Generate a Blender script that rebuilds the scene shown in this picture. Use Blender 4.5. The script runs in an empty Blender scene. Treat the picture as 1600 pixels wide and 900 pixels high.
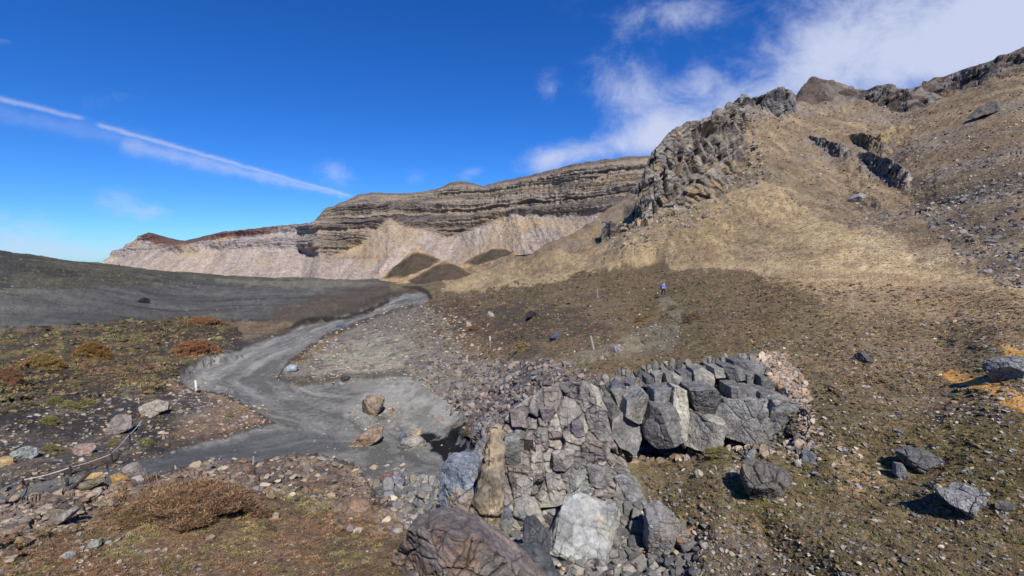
import bpy, math, random
import numpy as np
RNG = np.random.default_rng(7)
random.seed(7)
C = bpy.context.scene.collection
SC = bpy.context.scene

# ------------------------------------------------------------------ camera
F = 760.0                      # focal length in photo pixels (1600 wide)
HOR = 400.0                    # eye level in the photo
TH = math.atan((450 - HOR) / F)
cam_d = bpy.data.cameras.new('camera'); cam = bpy.data.objects.new('camera', cam_d); C.objects.link(cam)
cam_d.sensor_width = 36.0; cam_d.lens = F / 1600 * 36.0
cam_d.clip_start = 0.1; cam_d.clip_end = 20000
cam.location = (0, 0, 0); cam.rotation_euler = (math.radians(90) - TH, 0, 0)
SC.camera = cam
CT, ST = math.cos(TH), math.sin(TH)

def unproj(px, py, Y):
    px = np.asarray(px, float); py = np.asarray(py, float); Y = np.asarray(Y, float)
    u = (px - 800) / F; v = (450 - py) / F
    dy = CT + v * ST; dz = -ST + v * CT
    return np.stack(np.broadcast_arrays(u / dy * Y, Y + 0 * u, dz / dy * Y), -1)

def proj(P):
    x, y, z = P[..., 0], P[..., 1], P[..., 2]
    d = y * CT - z * ST
    d = np.where(d < 0.05, 0.05, d)
    return 800 + F * x / d, 450 - F * (y * ST + z * CT) / d

# ------------------------------------------------------------------ sun and sky
SUN_EL, SHADOW_AZ = math.radians(47), math.radians(-14)     # shadows run away from the viewer, a little to the left
sd = bpy.data.lights.new('sun', 'SUN'); sun = bpy.data.objects.new('sun', sd); C.objects.link(sun)
sd.energy = 4.8; sd.angle = math.radians(0.5); sd.color = (1.0, 0.96, 0.9)
from mathutils import Vector, Matrix
sdir = Vector((-math.sin(SHADOW_AZ) * math.cos(SUN_EL), -math.cos(SHADOW_AZ) * math.cos(SUN_EL), math.sin(SUN_EL)))  # towards the sun
sun.rotation_euler = sdir.to_track_quat('Z', 'Y').to_euler()
sun.location = (0, 0, 50)
SC.view_settings.view_transform = 'Standard'; SC.view_settings.look = 'None'
SC.view_settings.exposure = 0.2; SC.view_settings.gamma = 1.0
SC.view_settings.use_curve_mapping = False

world = bpy.data.worlds.new('World'); SC.world = world; world.use_nodes = True
wn = world.node_tree; wn.nodes.clear(); WL = wn.links
def wnode(t, **kw):
    n = wn.nodes.new(t)
    for k, v in kw.items(): setattr(n, k, v)
    return n
def wmath(op, a, b=None, c=None, clamp=False):
    n = wn.nodes.new('ShaderNodeMath'); n.operation = op; n.use_clamp = clamp
    for i, q in enumerate((a, b, c)):
        if q is None: continue
        if isinstance(q, (int, float)): n.inputs[i].default_value = q
        else: WL.new(q, n.inputs[i])
    return n.outputs[0]
sky = wnode('ShaderNodeTexSky', sky_type='NISHITA', sun_disc=False)
sky.sun_elevation = SUN_EL; sky.sun_rotation = math.atan2(sdir.x, sdir.y)
sky.altitude = 1600; sky.air_density = 1.0; sky.dust_density = 0.25; sky.ozone_density = 3.0
hs = wnode('ShaderNodeHueSaturation'); hs.inputs['Saturation'].default_value = 1.28; hs.inputs['Value'].default_value = 1.0
WL.new(sky.outputs[0], hs.inputs['Color'])
SKY_STR = 0.12
tint = wnode('ShaderNodeVectorMath', operation='MULTIPLY'); tint.inputs[1].default_value = (.33, .61, 1.0); WL.new(hs.outputs[0], tint.inputs[0])
tc = wnode('ShaderNodeTexCoord'); sep = wnode('ShaderNodeSeparateXYZ'); WL.new(tc.outputs['Generated'], sep.inputs[0])
ysafe = wmath('MAXIMUM', sep.outputs[1], 0.05)
Pq = wmath('DIVIDE', sep.outputs[0], ysafe); Qq = wmath('DIVIDE', sep.outputs[2], ysafe)
def pq(px, py):
    a = unproj(px, py, 1.0); return float(a[0]), float(a[2])
comb = wnode('ShaderNodeCombineXYZ'); WL.new(Pq, comb.inputs[0]); WL.new(Qq, comb.inputs[1])
def wnoise(scale, detail, rough, sx=1, sy=1, dist=0, off=0):
    m = wnode('ShaderNodeMapping'); m.inputs['Scale'].default_value = (sx, sy, 1); m.inputs['Location'].default_value = (off, off * .7, off)
    WL.new(comb.outputs[0], m.inputs[0])
    n = wnode('ShaderNodeTexNoise'); n.inputs['Scale'].default_value = scale; n.inputs['Detail'].default_value = detail
    n.inputs['Roughness'].default_value = rough; n.inputs['Distortion'].default_value = dist
    WL.new(m.outputs[0], n.inputs['Vector']); return n.outputs['Fac']
def gauss(px, py, rx, ry, ang=0):
    a, b = pq(px, py); rx /= F; ry /= F; ca, sa = math.cos(math.radians(ang)), math.sin(math.radians(ang))
    dx = wmath('SUBTRACT', Pq, a); dy = wmath('SUBTRACT', Qq, b)
    u = wmath('ADD', wmath('MULTIPLY', dx, ca / rx), wmath('MULTIPLY', dy, sa / rx))
    v = wmath('ADD', wmath('MULTIPLY', dx, -sa / ry), wmath('MULTIPLY', dy, ca / ry))
    r2 = wmath('ADD', wmath('MULTIPLY', u, u), wmath('MULTIPLY', v, v))
    return wmath('EXPONENT', wmath('MULTIPLY', r2, -1.0))
# (px, py, rx, ry, angle, weight)
blobs = [(1540, 30, 240, 95, 8, 1.1), (1400, 95, 150, 60, 15, .75), (1290, 60, 70, 70, 30, .5), (1150, 165, 105, 46, 20, .72), (1060, 200, 60, 30, 0, .55), (1600, 100, 120, 60, 0, .5),
         (1050, 20, 90, 34, 5, .62), (960, 130, 48, 50, -30, .72), (1015, 165, 44, 36, 0, .62), (930, 232, 100, 26, 12, .72), (1090, 130, 50, 26, 10, .45),
         (1020, 222, 45, 28, 0, .7), (850, 250, 45, 22, 10, .5), (855, 140, 22, 40, 10, .34), (520, 275, 34, 24, 0, .7),
         (185, 318, 44, 20, -10, .55), (250, 332, 34, 16, 0, .5), (10, 365, 90, 40, 0, .62), (180, 395, 220, 22, 0, .4), (190, 150, 60, 18, 15, .33),
         (735, 271, 26, 12, 20, .42), (650, 274, 20, 16, 0, .34), (110, 205, 170, 15, -14, .32), (0, 64, 26, 8, -8, .4), (1530, -150, 500, 110, 0, .6)]
D = None
for (a, b, rx, ry, an, w) in blobs:
    g = wmath('MULTIPLY', gauss(a, b, rx, ry, an), w); D = g if D is None else wmath('ADD', D, g)
n1 = wnoise(5.5, 12, .66, 1, 1.25, .5, 3.3)
n2 = wnoise(17, 9, .66, 1, 1.3, .4, 9.1)
nz = wmath('ADD', wmath('MULTIPLY', n1, .75), wmath('MULTIPLY', n2, .25))
dens = wmath('ADD', wmath('MULTIPLY', D, 1.0), wmath('MULTIPLY', wmath('SUBTRACT', nz, .5), 2.6))
gate = wmath('MULTIPLY', D, 3.0, clamp=True)
mr = wnode('ShaderNodeMapRange', interpolation_type='SMOOTHSTEP'); mr.inputs[1].default_value = 0.12; mr.inputs[2].default_value = 1.4
mr.inputs[3].default_value = 0; mr.inputs[4].default_value = .93
WL.new(dens, mr.inputs[0]); cloud = wmath('MULTIPLY', mr.outputs[0], gate)
# vapour trail: two straight ribbons across the left of the sky
def ribbon(p0, p1, w0, w1, offn, strength, rough=.9):
    a, b = pq(*p0), pq(*p1)
    L = math.hypot(b[0] - a[0], b[1] - a[1]); ux, uy = (b[0] - a[0]) / L, (b[1] - a[1]) / L
    dx = wmath('SUBTRACT', Pq, a[0]); dy = wmath('SUBTRACT', Qq, a[1])
    t = wmath('DIVIDE', wmath('ADD', wmath('MULTIPLY', dx, ux), wmath('MULTIPLY', dy, uy)), L)
    s = wmath('ADD', wmath('MULTIPLY', dx, -uy), wmath('MULTIPLY', dy, ux))
    nn = wnoise(26, 5, .6, 1, 1.6, .3, offn)
    s = wmath('ADD', s, wmath('MULTIPLY', wmath('SUBTRACT', nn, .5), 0.014 * rough))
    wd = wmath('ADD', wmath('MULTIPLY', t, (w1 - w0) / F), w0 / F)
    q = wmath('DIVIDE', s, wd)
    core = wmath('EXPONENT', wmath('MULTIPLY', wmath('MULTIPLY', q, q), -1.0))
    e0 = wnode('ShaderNodeMapRange', interpolation_type='SMOOTHSTEP'); e0.inputs[1].default_value = 0.0; e0.inputs[2].default_value = .05; WL.new(t, e0.inputs[0])
    e1 = wnode('ShaderNodeMapRange', interpolation_type='SMOOTHSTEP'); e1.inputs[1].default_value = 1.0; e1.inputs[2].default_value = .96; WL.new(t, e1.inputs[0])
    nb = wnoise(34, 4, .65, 1, 1, .2, offn + 4)
    k = wmath('MULTIPLY', wmath('MULTIPLY', core, e0.outputs[0]), e1.outputs[0])
    return wmath('MULTIPLY', k, wmath('MULTIPLY', wmath('ADD', nb, .45), strength), clamp=True)
r = [ribbon((-400, 60), (140, 188), 6, 3.5, 1.0, .42, .6), ribbon((142, 192), (556, 309), 4, 2.4, 5.0, .5, .6),
     ribbon((180, 222), (545, 307), 13, 4, 7.0, .38, 1.6), ribbon((-300, 120), (250, 226), 12, 12, 11.0, .14, 2)]
trail = r[0]
for q in r[1:]: trail = wmath('MAXIMUM', trail, q)
allc = wmath('MULTIPLY', wmath('MAXIMUM', cloud, trail), wmath('GREATER_THAN', sep.outputs[1], 0.06))
mixc = wnode('ShaderNodeMix', data_type='RGBA'); WL.new(allc, mixc.inputs[0]); WL.new(tint.outputs[0], mixc.inputs[6])
cw = (0.54 / SKY_STR, 0.59 / SKY_STR, 0.76 / SKY_STR, 1); mixc.inputs[7].default_value = cw
bg = wnode('ShaderNodeBackground'); bg.inputs['Strength'].default_value = SKY_STR
WL.new(mixc.outputs[2], bg.inputs['Color']); wo = wnode('ShaderNodeOutputWorld'); WL.new(bg.outputs[0], wo.inputs[0])

# ------------------------------------------------------------------ numpy noise
def _h(ix, iy, iz, seed):
    n = (ix.astype(np.uint32) * np.uint32(374761393)) ^ (iy.astype(np.uint32) * np.uint32(668265263)) ^ (iz.astype(np.uint32) * np.uint32(2147483647 - 58)) ^ np.uint32((seed * 2654435761) & 0xffffffff)
    n = (n ^ (n >> np.uint32(13))) * np.uint32(1274126177); n = (n ^ (n >> np.uint32(16))) * np.uint32(2246822519)
    n = n ^ (n >> np.uint32(13))
    return n.astype(np.float64) / 4294967295.0
def vnoise(P, seed=0):
    P = np.asarray(P, float); i = np.floor(P); f = P - i; f = f * f * f * (f * (f * 6 - 15) + 10); i = i.astype(np.int64)
    r = 0.0
    for dx in (0, 1):
        wx = f[..., 0] if dx else 1 - f[..., 0]
        for dy in (0, 1):
            wy = f[..., 1] if dy else 1 - f[..., 1]
            for dz in (0, 1):
                wz = f[..., 2] if dz else 1 - f[..., 2]
                r = r + wx * wy * wz * _h(i[..., 0] + dx, i[..., 1] + dy, i[..., 2] + dz, seed)
    return r * 2 - 1
def fbm(P, wl, octs=4, gain=.5, seed=0, ridge=False):
    s = 0; a = 1; t = 0; Q = np.asarray(P, float) / wl
    for k in range(octs):
        n = vnoise(Q + 17.3 * k, seed + k)
        if ridge: n = 1 - 2 * np.abs(n)
        s = s + a * n; t += a; a *= gain; Q = Q * 2.03
    return s / t
def vor(P, seed=0, jit=.9):
    P = np.asarray(P, float); i = np.floor(P).astype(np.int64)
    f1 = np.full(P.shape[:-1], 9.0); f2 = f1.copy(); idv = np.zeros(P.shape[:-1]); cen = np.zeros(P.shape)
    for dx in (-1, 0, 1):
        for dy in (-1, 0, 1):
            for dz in (-1, 0, 1):
                a, b, c = i[..., 0] + dx, i[..., 1] + dy, i[..., 2] + dz
                q = np.stack([a + .5 + jit * (_h(a, b, c, seed) - .5), b + .5 + jit * (_h(a, b, c, seed + 1) - .5), c + .5 + jit * (_h(a, b, c, seed + 2) - .5)], -1)
                d = np.sqrt(((P - q) ** 2).sum(-1)); h = _h(a, b, c, seed + 3)
                m = d < f1
                f2 = np.where(m, f1, np.minimum(f2, d)); idv = np.where(m, h, idv); cen = np.where(m[..., None], q, cen); f1 = np.where(m, d, f1)
    return f1, f2, idv, cen
def sst(a, b, x):
    t = np.clip((x - a) / (b - a), 0, 1); return t * t * (3 - 2 * t)
def polysd(px, py, poly):
    """signed distance in pixels, positive inside"""
    poly = np.asarray(poly, float); d = np.full(px.shape, 1e9); ins = np.zeros(px.shape, bool)
    for k in range(len(poly)):
        x0, y0 = poly[k]; x1, y1 = poly[(k + 1) % len(poly)]
        ex, ey = x1 - x0, y1 - y0; t = np.clip(((px - x0) * ex + (py - y0) * ey) / (ex * ex + ey * ey + 1e-9), 0, 1)
        d = np.minimum(d, np.hypot(px - x0 - t * ex, py - y0 - t * ey))
        c = ((y0 > py) != (y1 > py)) & (px < (x1 - x0) * (py - y0) / (y1 - y0 + 1e-12) + x0); ins ^= c
    return np.where(ins, d, -d)
def srgb(*c):
    c = np.asarray(c, float) / 255; return np.where(c <= .04045, c / 12.92, ((c + .055) / 1.055) ** 2.4)
LIGHT = 1.22
def alb(*c):
    """base colour of a surface seen sunlit as this sRGB colour"""
    return srgb(*c) / LIGHT

# ------------------------------------------------------------------ materials
def new_mat(name, rough=.92, bump=(), speck=0.0, varscale=(), spec=.25, attr=True, col=(.3, .3, .3)):
    m = bpy.data.materials.new(name); m.use_nodes = True; nt = m.node_tree; L = nt.links
    b = nt.nodes['Principled BSDF']; b.inputs['Roughness'].default_value = rough; b.inputs['Specular IOR Level'].default_value = spec
    geo = nt.nodes.new('ShaderNodeNewGeometry'); pos = geo.outputs['Position']
    if attr:
        a = nt.nodes.new('ShaderNodeAttribute'); a.attribute_name = 'Col'; colo = a.outputs['Color']
    else:
        rgb = nt.nodes.new('ShaderNodeRGB'); rgb.outputs[0].default_value = (*col, 1); colo = rgb.outputs[0]
    for (sc, lo, hi, det) in varscale:
        n = nt.nodes.new('ShaderNodeTexNoise'); n.inputs['Scale'].default_value = sc; n.inputs['Detail'].default_value = det; n.inputs['Roughness'].default_value = .65
        L.new(pos, n.inputs['Vector'])
        mrr = nt.nodes.new('ShaderNodeMapRange'); mrr.inputs[1].default_value = .3; mrr.inputs[2].default_value = .7; mrr.inputs[3].default_value = lo; mrr.inputs[4].default_value = hi
        L.new(n.outputs['Fac'], mrr.inputs[0])
        mx = nt.nodes.new('ShaderNodeVectorMath'); mx.operation = 'SCALE'; L.new(colo, mx.inputs[0]); L.new(mrr.outputs[0], mx.inputs['Scale']); colo = mx.outputs[0]
    L.new(colo, b.inputs['Base Color'])
    nrm = None
    for (sc, dist, det, kind) in bump:
        if kind == 'v':
            n = nt.nodes.new('ShaderNodeTexVoronoi'); n.inputs['Scale'].default_value = sc; o = n.outputs['Distance']
        else:
            n = nt.nodes.new('ShaderNodeTexNoise'); n.inputs['Scale'].default_value = sc; n.inputs['Detail'].default_value = det; n.inputs['Roughness'].default_value = .62; o = n.outputs['Fac']
        L.new(pos, n.inputs['Vector'])
        bp = nt.nodes.new('ShaderNodeBump'); bp.inputs['Distance'].default_value = dist; bp.inputs['Strength'].default_value = 1
        L.new(o, bp.inputs['Height'])
        if nrm: L.new(nrm, bp.inputs['Normal'])
        nrm = bp.outputs[0]
    if nrm: L.new(nrm, b.inputs['Normal'])
    return m
M_ground = new_mat('weathered_soil', .95, bump=((1.1, .35, 9, 'n'), (9, .09, 8, 'n')), varscale=((.35, .86, 1.14, 6), (5, .66, 1.4, 9), (17, .72, 1.32, 6)))
M_silt = new_mat('pale_silt', .97, bump=((2.2, .10, 9, 'n'), (22, .02, 4, 'n')), varscale=((.7, .86, 1.14, 7), (10, .76, 1.26, 8)), spec=.1)
M_hill = new_mat('mountain_scree', .96, bump=((.35, 1.1, 10, 'n'), (2.4, .2, 6, 'n')), varscale=((.12, .9, 1.12, 6), (1.6, .68, 1.34, 9)))
M_far = new_mat('stratified_cliff', .96, bump=((.12, 5.0, 12, 'n'), (.7, 1.1, 5, 'n')), varscale=((.05, .9, 1.1, 5), (.5, .72, 1.3, 9)))
M_rock = new_mat('angular_rock', .88, bump=((1.6, .22, 10, 'n'), (9, .05, 8, 'n'), (2.6, .05, 1, 'v')), varscale=((1.1, .72, 1.25, 8), (7, .66, 1.36, 9)))
M_stone = new_mat('loose_stone', .9, bump=((9, .04, 6, 'n'),), varscale=((6, .82, 1.2, 6),))
M_leaf = new_mat('heath_foliage', .9, varscale=((3, .75, 1.25, 4),), spec=.1)
M_plain = lambda name, col, rough=.6, metal=0: _plain(name, col, rough)
def _plain(name, col, rough):
    return new_mat(name, rough, attr=False, col=col, varscale=((25, .85, 1.12, 4),), bump=((40, .004, 4, 'n'),))
M_white = _plain('white_paint', (.78, .78, .76), .5)
M_wood = _plain('weathered_timber', (.34, .31, .27), .85)
M_dkwood = _plain('dark_stained_timber', (.055, .045, .042), .85)
M_black = _plain('black_rubber', (.02, .02, .022), .6)
M_rail = _plain('pale_rope', (.62, .61, .58), .6)

# ------------------------------------------------------------------ mesh helpers
def mesh_obj(name, V, Fc, col=None, mat=None, parent=None, smooth=True, link=True, matidx=None):
    V = np.ascontiguousarray(V, np.float32).reshape(-1, 3); Fc = np.ascontiguousarray(Fc, np.int32); k = Fc.shape[1]
    me = bpy.data.meshes.new(name); me.vertices.add(len(V)); me.vertices.foreach_set('co', V.ravel())
    me.loops.add(Fc.size); me.loops.foreach_set('vertex_index', Fc.ravel())
    me.polygons.add(len(Fc)); me.polygons.foreach_set('loop_start', np.arange(0, Fc.size, k, dtype=np.int32))
    me.polygons.foreach_set('loop_total', np.full(len(Fc), k, np.int32))
    me.polygons.foreach_set('use_smooth', np.full(len(Fc), bool(smooth)))
    me.update(calc_edges=True)
    if col is not None:
        a = me.color_attributes.new('Col', 'FLOAT_COLOR', 'POINT'); cc = np.ones((len(V), 4), np.float32); cc[:, :3] = np.clip(col, 0, 1).reshape(-1, 3); a.data.foreach_set('color', cc.ravel())
    if mat: me.materials.append(mat)
    o = bpy.data.objects.new(name, me)
    if link: C.objects.link(o)
    if parent: o.parent = parent
    return o
def tag(o, label=None, cat=None, group=None, kind=None):
    if label: o['label'] = label
    if cat: o['category'] = cat
    if group: o['group'] = group
    if kind: o['kind'] = kind
    return o
def empty(name, loc, label, cat, group=None):
    o = bpy.data.objects.new(name, None); C.objects.link(o); o.location = loc; o.empty_display_size = .3
    return tag(o, label, cat, group)
def grid_faces(nr, nc, keep=None):
    i = np.arange(nr - 1)[:, None] * nc + np.arange(nc - 1)[None, :]
    f = np.stack([i, i + 1, i + nc + 1, i + nc], -1)
    return f[keep] if keep is not None else f.reshape(-1, 4)
def grid_normals(P):
    du = np.gradient(P, axis=1); dv = np.gradient(P, axis=0); n = np.cross(du, dv); n /= np.linalg.norm(n, axis=-1, keepdims=True) + 1e-9
    return np.where(n[..., 2:3] < 0, -n, n)
def pchip(x, y, xi):
    x = np.asarray(x, float); y = np.asarray(y, float); h = np.diff(x); dl = np.diff(y) / h; d = np.zeros_like(y)
    for k in range(1, len(x) - 1):
        if dl[k - 1] * dl[k] > 0:
            w1 = 2 * h[k] + h[k - 1]; w2 = h[k] + 2 * h[k - 1]; d[k] = (w1 + w2) / (w1 / dl[k - 1] + w2 / dl[k])
    d[0] = dl[0]; d[-1] = dl[-1]
    j = np.clip(np.searchsorted(x, xi) - 1, 0, len(x) - 2); t = (xi - x[j]) / h[j]
    lo = t < 0; hi = t > 1; tt = np.clip(t, 0, 1)
    r = (2 * tt ** 3 - 3 * tt ** 2 + 1) * y[j] + (tt ** 3 - 2 * tt ** 2 + tt) * h[j] * d[j] + (-2 * tt ** 3 + 3 * tt ** 2) * y[j + 1] + (tt ** 3 - tt ** 2) * h[j] * d[j + 1]
    r = np.where(lo, y[0] + d[0] * (xi - x[0]), r); r = np.where(hi, y[-1] + d[-1] * (xi - x[-1]), r)
    return r

# ------------------------------------------------------------------ near and middle terrain, right-hand mountain
cols = {
 -1500: [(1700,1.3),(950,7),(700,14),(550,26),(450,48),(400,75),(300,110)],
 -300: [(1700,1.3),(950,9.5),(800,14.5),(700,22),(620,31),(550,44),(500,60),(450,76),(420,92),(360,135)],
 0: [(1700,1.3),(950,10),(800,15),(770,18),(700,23.5),(620,33),(550,48),(500,66),(450,84),(420,103),(388,140)],
 150: [(1700,1.3),(950,10),(830,14),(770,17.5),(700,25.5),(620,37),(550,51),(500,71),(450,98),(425,122),(408,155)],
 300: [(1700,1.3),(950,10),(830,14),(765,16.3),(715,24),(690,29),(650,33.5),(600,43),(550,56),(520,67),(490,85),(460,114),(440,140),(425,180)],
 500: [(1700,1.3),(950,9.7),(850,13.4),(760,20),(700,28.6),(640,36),(600,43.7),(550,56),(500,78),(480,90),(460,112),(445,150),(434,205)],
 600: [(1700,1.3),(950,8.5),(880,11.5),(800,17),(750,22.5),(700,28.8),(640,36),(600,42.5),(550,54),(500,74),(470,100),(455,128),(445,150),(432,200)],
 700: [(1700,1.3),(950,7.6),(900,10),(830,15.5),(760,22),(700,28),(640,34),(600,39),(550,49),(500,66),(470,92),(455,117),(440,140),(425,175)],
 780: [(1700,1.3),(950,9.5),(900,12.4),(830,14.6),(760,16.8),(700,20.5),(640,27),(600,33),(550,44),(500,60),(470,80),(440,110),(420,140),(405,170)],
 850: [(1700,1.3),(950,11),(850,14.2),(780,15.9),(700,17.6),(620,21),(570,27),(540,35),(500,51),(470,65),(440,85),(420,105),(400,130),(385,155)],
 1000: [(1700,1.3),(950,11),(850,13.9),(760,15.8),(705,17.6),(690,18.9),(600,19.9),(575,21.2),(560,23),(530,30),(500,42),(465,60),(430,80),(400,103),(350,145),(300,185),(270,215)],
 1130: [(1700,1.3),(950,10.2),(850,12.2),(750,14.3),(700,16),(680,17.3),(590,18.4),(565,19.8),(540,22.2),(500,30),(460,46),(430,61),(400,80),(350,113),(300,148),(250,188),(200,225),(165,250)],
 1275: [(1700,1.3),(950,9.4),(850,11),(750,13),(650,15.4),(600,17.2),(550,20.3),(500,26.6),(450,37),(400,54),(350,83),(300,122),(250,168),(200,225),(150,290),(122,330)],
 1450: [(1700,1.3),(950,8.7),(850,10.1),(750,12),(650,14.6),(600,16.7),(550,19.8),(500,24.3),(450,33),(400,48),(350,68),(300,95),(250,130),(200,180),(150,255),(130,285)],
 1600: [(1700,1.3),(950,8.3),(850,9.5),(750,10.9),(650,12.8),(600,14.2),(550,16.4),(500,20),(450,27),(400,38),(350,52),(300,70),(250,92),(200,125),(150,170),(100,225),(75,255)],
 1900: [(1700,1.3),(950,7.6),(850,8.7),(750,10),(650,11.8),(600,13),(550,14.8),(500,17.5),(450,22),(400,30),(350,40),(300,54),(250,70),(200,92),(150,120),(60,170),(0,210)],
 3100: [(1700,1.3),(950,6),(750,8),(600,10),(500,13),(400,20),(300,34),(200,54),(100,80),(0,120),(-100,170)],
}
crest_pts = [(-1500,300),(-300,352),(0,388),(60,398),(110,406),(160,411),(250,423),(350,430),(450,434),(560,436),(600,436),(650,434),(700,428),(740,412),(790,398),(832,392),(865,380),(900,362),(930,346),(955,325),
 (975,305),(995,286),(1008,270),(1018,245),(1035,222),(1048,206),(1060,200),(1075,190),(1092,192),(1104,186),(1118,178),(1130,172),(1137,161),(1147,164),(1160,149),(1172,156),(1190,150),(1205,143),(1222,137),(1238,143),(1243,152),(1250,140),(1262,128),(1269,119),(1274,123),(1300,127),(1322,139),(1355,142),(1372,134),(1390,133),(1405,140),(1425,139),(1460,126),(1500,111),(1550,95),(1580,84),(1600,74),(1750,20),(1900,-25),(3100,-150)]
pxs = np.concatenate([np.linspace(-1500, -90, 80, endpoint=False), np.arange(-90, 1690, 1.45), np.linspace(1690, 3100, 80)])
NC = len(pxs); cx, cy = zip(*crest_pts); crest = np.interp(pxs, cx, cy)
NR_near, NR_main, NR_back = 30, 560, 26
t = np.linspace(0, 1, NR_main)
PYm = 960 + (crest[None, :] - 960) * (t ** 1.0)[:, None]
PYn = np.linspace(1700, 962, NR_near)[:, None] + 0 * crest[None, :]
PY = np.concatenate([PYn, PYm]); PX = np.broadcast_to(pxs[None, :], PY.shape).copy()
keys = sorted(cols); tab = np.stack([pchip([-a for a, b in cols[k]], [math.log(b) for a, b in cols[k]], -PY.ravel()) for k in keys])   # (K, N)
def cubic_cols(xk, tab, xi):
    xk = np.asarray(xk, float); h = np.diff(xk)[:, None]; dl = np.diff(tab, axis=0) / h; d = np.zeros_like(tab); d[0] = dl[0]; d[-1] = dl[-1]
    w1 = 2 * h[1:] + h[:-1]; w2 = h[1:] + 2 * h[:-1]; ok = dl[:-1] * dl[1:] > 0
    with np.errstate(all='ignore'): dd = (w1 + w2) / (w1 / dl[:-1] + w2 / dl[1:])
    d[1:-1] = np.where(ok, dd, 0)
    j = np.clip(np.searchsorted(xk, xi) - 1, 0, len(xk) - 2); ar = np.arange(len(xi)); hh = h[j, 0]; t = np.clip((xi - xk[j]) / hh, 0, 1)
    return (2*t**3-3*t**2+1)*tab[j, ar] + (t**3-2*t**2+t)*hh*d[j, ar] + (-2*t**3+3*t**2)*tab[j+1, ar] + (t**3-t**2)*hh*d[j+1, ar]
LY = cubic_cols(keys, tab, PX.ravel()).reshape(PY.shape)
# depth must grow towards the crest
for r_ in range(1, LY.shape[0]): LY[r_] = np.maximum(LY[r_], LY[r_ - 1] + 2e-4)
P = unproj(PX, PY, np.exp(LY))
# far side of the crest drops away
top = P[-1]; back = []
for k in range(1, NR_back + 1):
    q = top.copy(); s_ = (k / NR_back) ** 1.6 * 0.75; q[:, 1] *= 1 + s_; q[:, 0] *= 1 + s_
    q[:, 2] = top[:, 2] - top[:, 1] * (s_ * 0.42 + (0.02 * k / NR_back)); back.append(q)
P = np.concatenate([P, np.stack(back)]); NR = P.shape[0]
PXX = np.concatenate([PX, np.broadcast_to(pxs, (NR_back, NC))]); PYY = np.concatenate([PY, np.broadcast_to(crest, (NR_back, NC))])
backm = (np.arange(NR) >= NR_near + NR_main)[:, None] & np.ones(NC, bool)[None]
Y = P[..., 1]
# edge-jitter for all region outlines, in metres scaled to the place
jx = fbm(P / Y[..., None] * 1.0 * np.array([1, 1, 1]) + P * 0.0, .06, 4, .6, 11) * 14
w_ = P.copy(); w_[..., 1] *= .6
jit1 = fbm(np.stack([PXX, PYY * 2.2, 0 * PXX], -1), 60, 5, .62, 5); jit2 = fbm(np.stack([PXX, PYY * 2.2, 0 * PXX + 50], -1), 60, 5, .62, 6)
jit3 = fbm(np.stack([PXX, PYY * 2.0, 0 * PXX + 70], -1), 16, 4, .7, 7)
def reg(poly, soft=6, jit=10):
    if jit == 0: return sst(-soft, soft, polysd(PXX, PYY, poly))
    return sst(-soft, soft, polysd(PXX + jit1 * jit * 1.6, PYY + jit2 * jit * .7, poly) + jit3 * (soft * 1.5 + jit * .3))

R = {}
R['stream'] = reg([(655,455),(672,460),(668,470),(640,476),(600,488),(560,500),(520,515),(480,540),(450,560),(432,590),(470,600),(560,590),(640,585),(700,622),(716,650),(700,668),(740,690),(735,735),(700,765),(650,790),(590,770),(560,730),(500,712),(440,712),(395,720),(330,716),(230,742),(140,768),(40,785),(-60,810),(-60,768),(40,752),(120,736),(200,718),(300,690),(380,672),(428,655),(400,640),(350,612),(300,605),(272,590),(300,570),(380,540),(440,520),(470,508),(540,490),(600,470),(630,457)], 3, 4)
R['pathwet'] = reg([(-60,808),(-60,768),(120,736),(300,690),(430,664),(520,670),(540,700),(440,710),(330,714),(140,768)], 6, 5)
R['bar'] = reg([(490,560),(540,510),(600,480),(665,478),(700,500),(720,560),(760,600),(720,640),(690,615),(640,590),(560,592),(470,600),(430,585)], 8, 10)
R['barlight'] = reg([(500,560),(560,530),(620,535),(640,575),(560,592),(500,588)], 14, 14)
R['siltlight'] = reg([(560,600),(640,588),(700,622),(716,660),(640,665),(600,640),(540,640)], 14, 10)
R['plain'] = reg([(-1500,300),(0,380),(160,405),(450,430),(600,436),(620,455),(560,480),(470,505),(400,500),(300,496),(200,505),(60,515),(-100,520),(-1500,560)], 4, 6)
R['leftridge'] = reg([(-1500,300),(0,380),(160,405),(450,428),(620,432),(560,446),(300,438),(200,446),(60,452),(-1500,470)], 4, 6)
R['leftveg'] = reg([(-1500,560),(-100,510),(40,520),(180,505),(300,494),(370,512),(400,545),(330,565),(270,590),(240,620),(120,612),(-100,640),(-1500,760)], 6, 10)
R['leftsoil'] = reg([(-1500,700),(-100,625),(240,600),(300,610),(380,640),(420,655),(300,690),(-100,770),(-1500,900)], 8, 10)
R['forescree'] = reg([(-1500,900),(-60,800),(230,742),(330,718),(500,712),(600,740),(640,800),(620,830),(560,830),(400,760),(150,830),(-1500,1500)], 8, 8)
R['foreheath'] = reg([(-1500,1200),(0,850),(140,820),(200,775),(300,755),(400,770),(560,800),(620,830),(620,900),(640,1000),(600,1700),(-1500,1700)], 8, 12)
R['purple'] = reg([(640,560),(760,560),(830,560),(900,580),(940,600),(930,640),(950,700),(930,760),(800,770),(770,700),(740,670),(700,640),(720,600)], 8, 10)
R['heath'] = reg([(670,470),(760,455),(900,430),(1030,420),(1180,425),(1270,470),(1210,520),(1130,560),(1000,580),(920,580),(830,560),(740,570),(650,540),(600,520),(640,490)], 8, 14)
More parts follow.
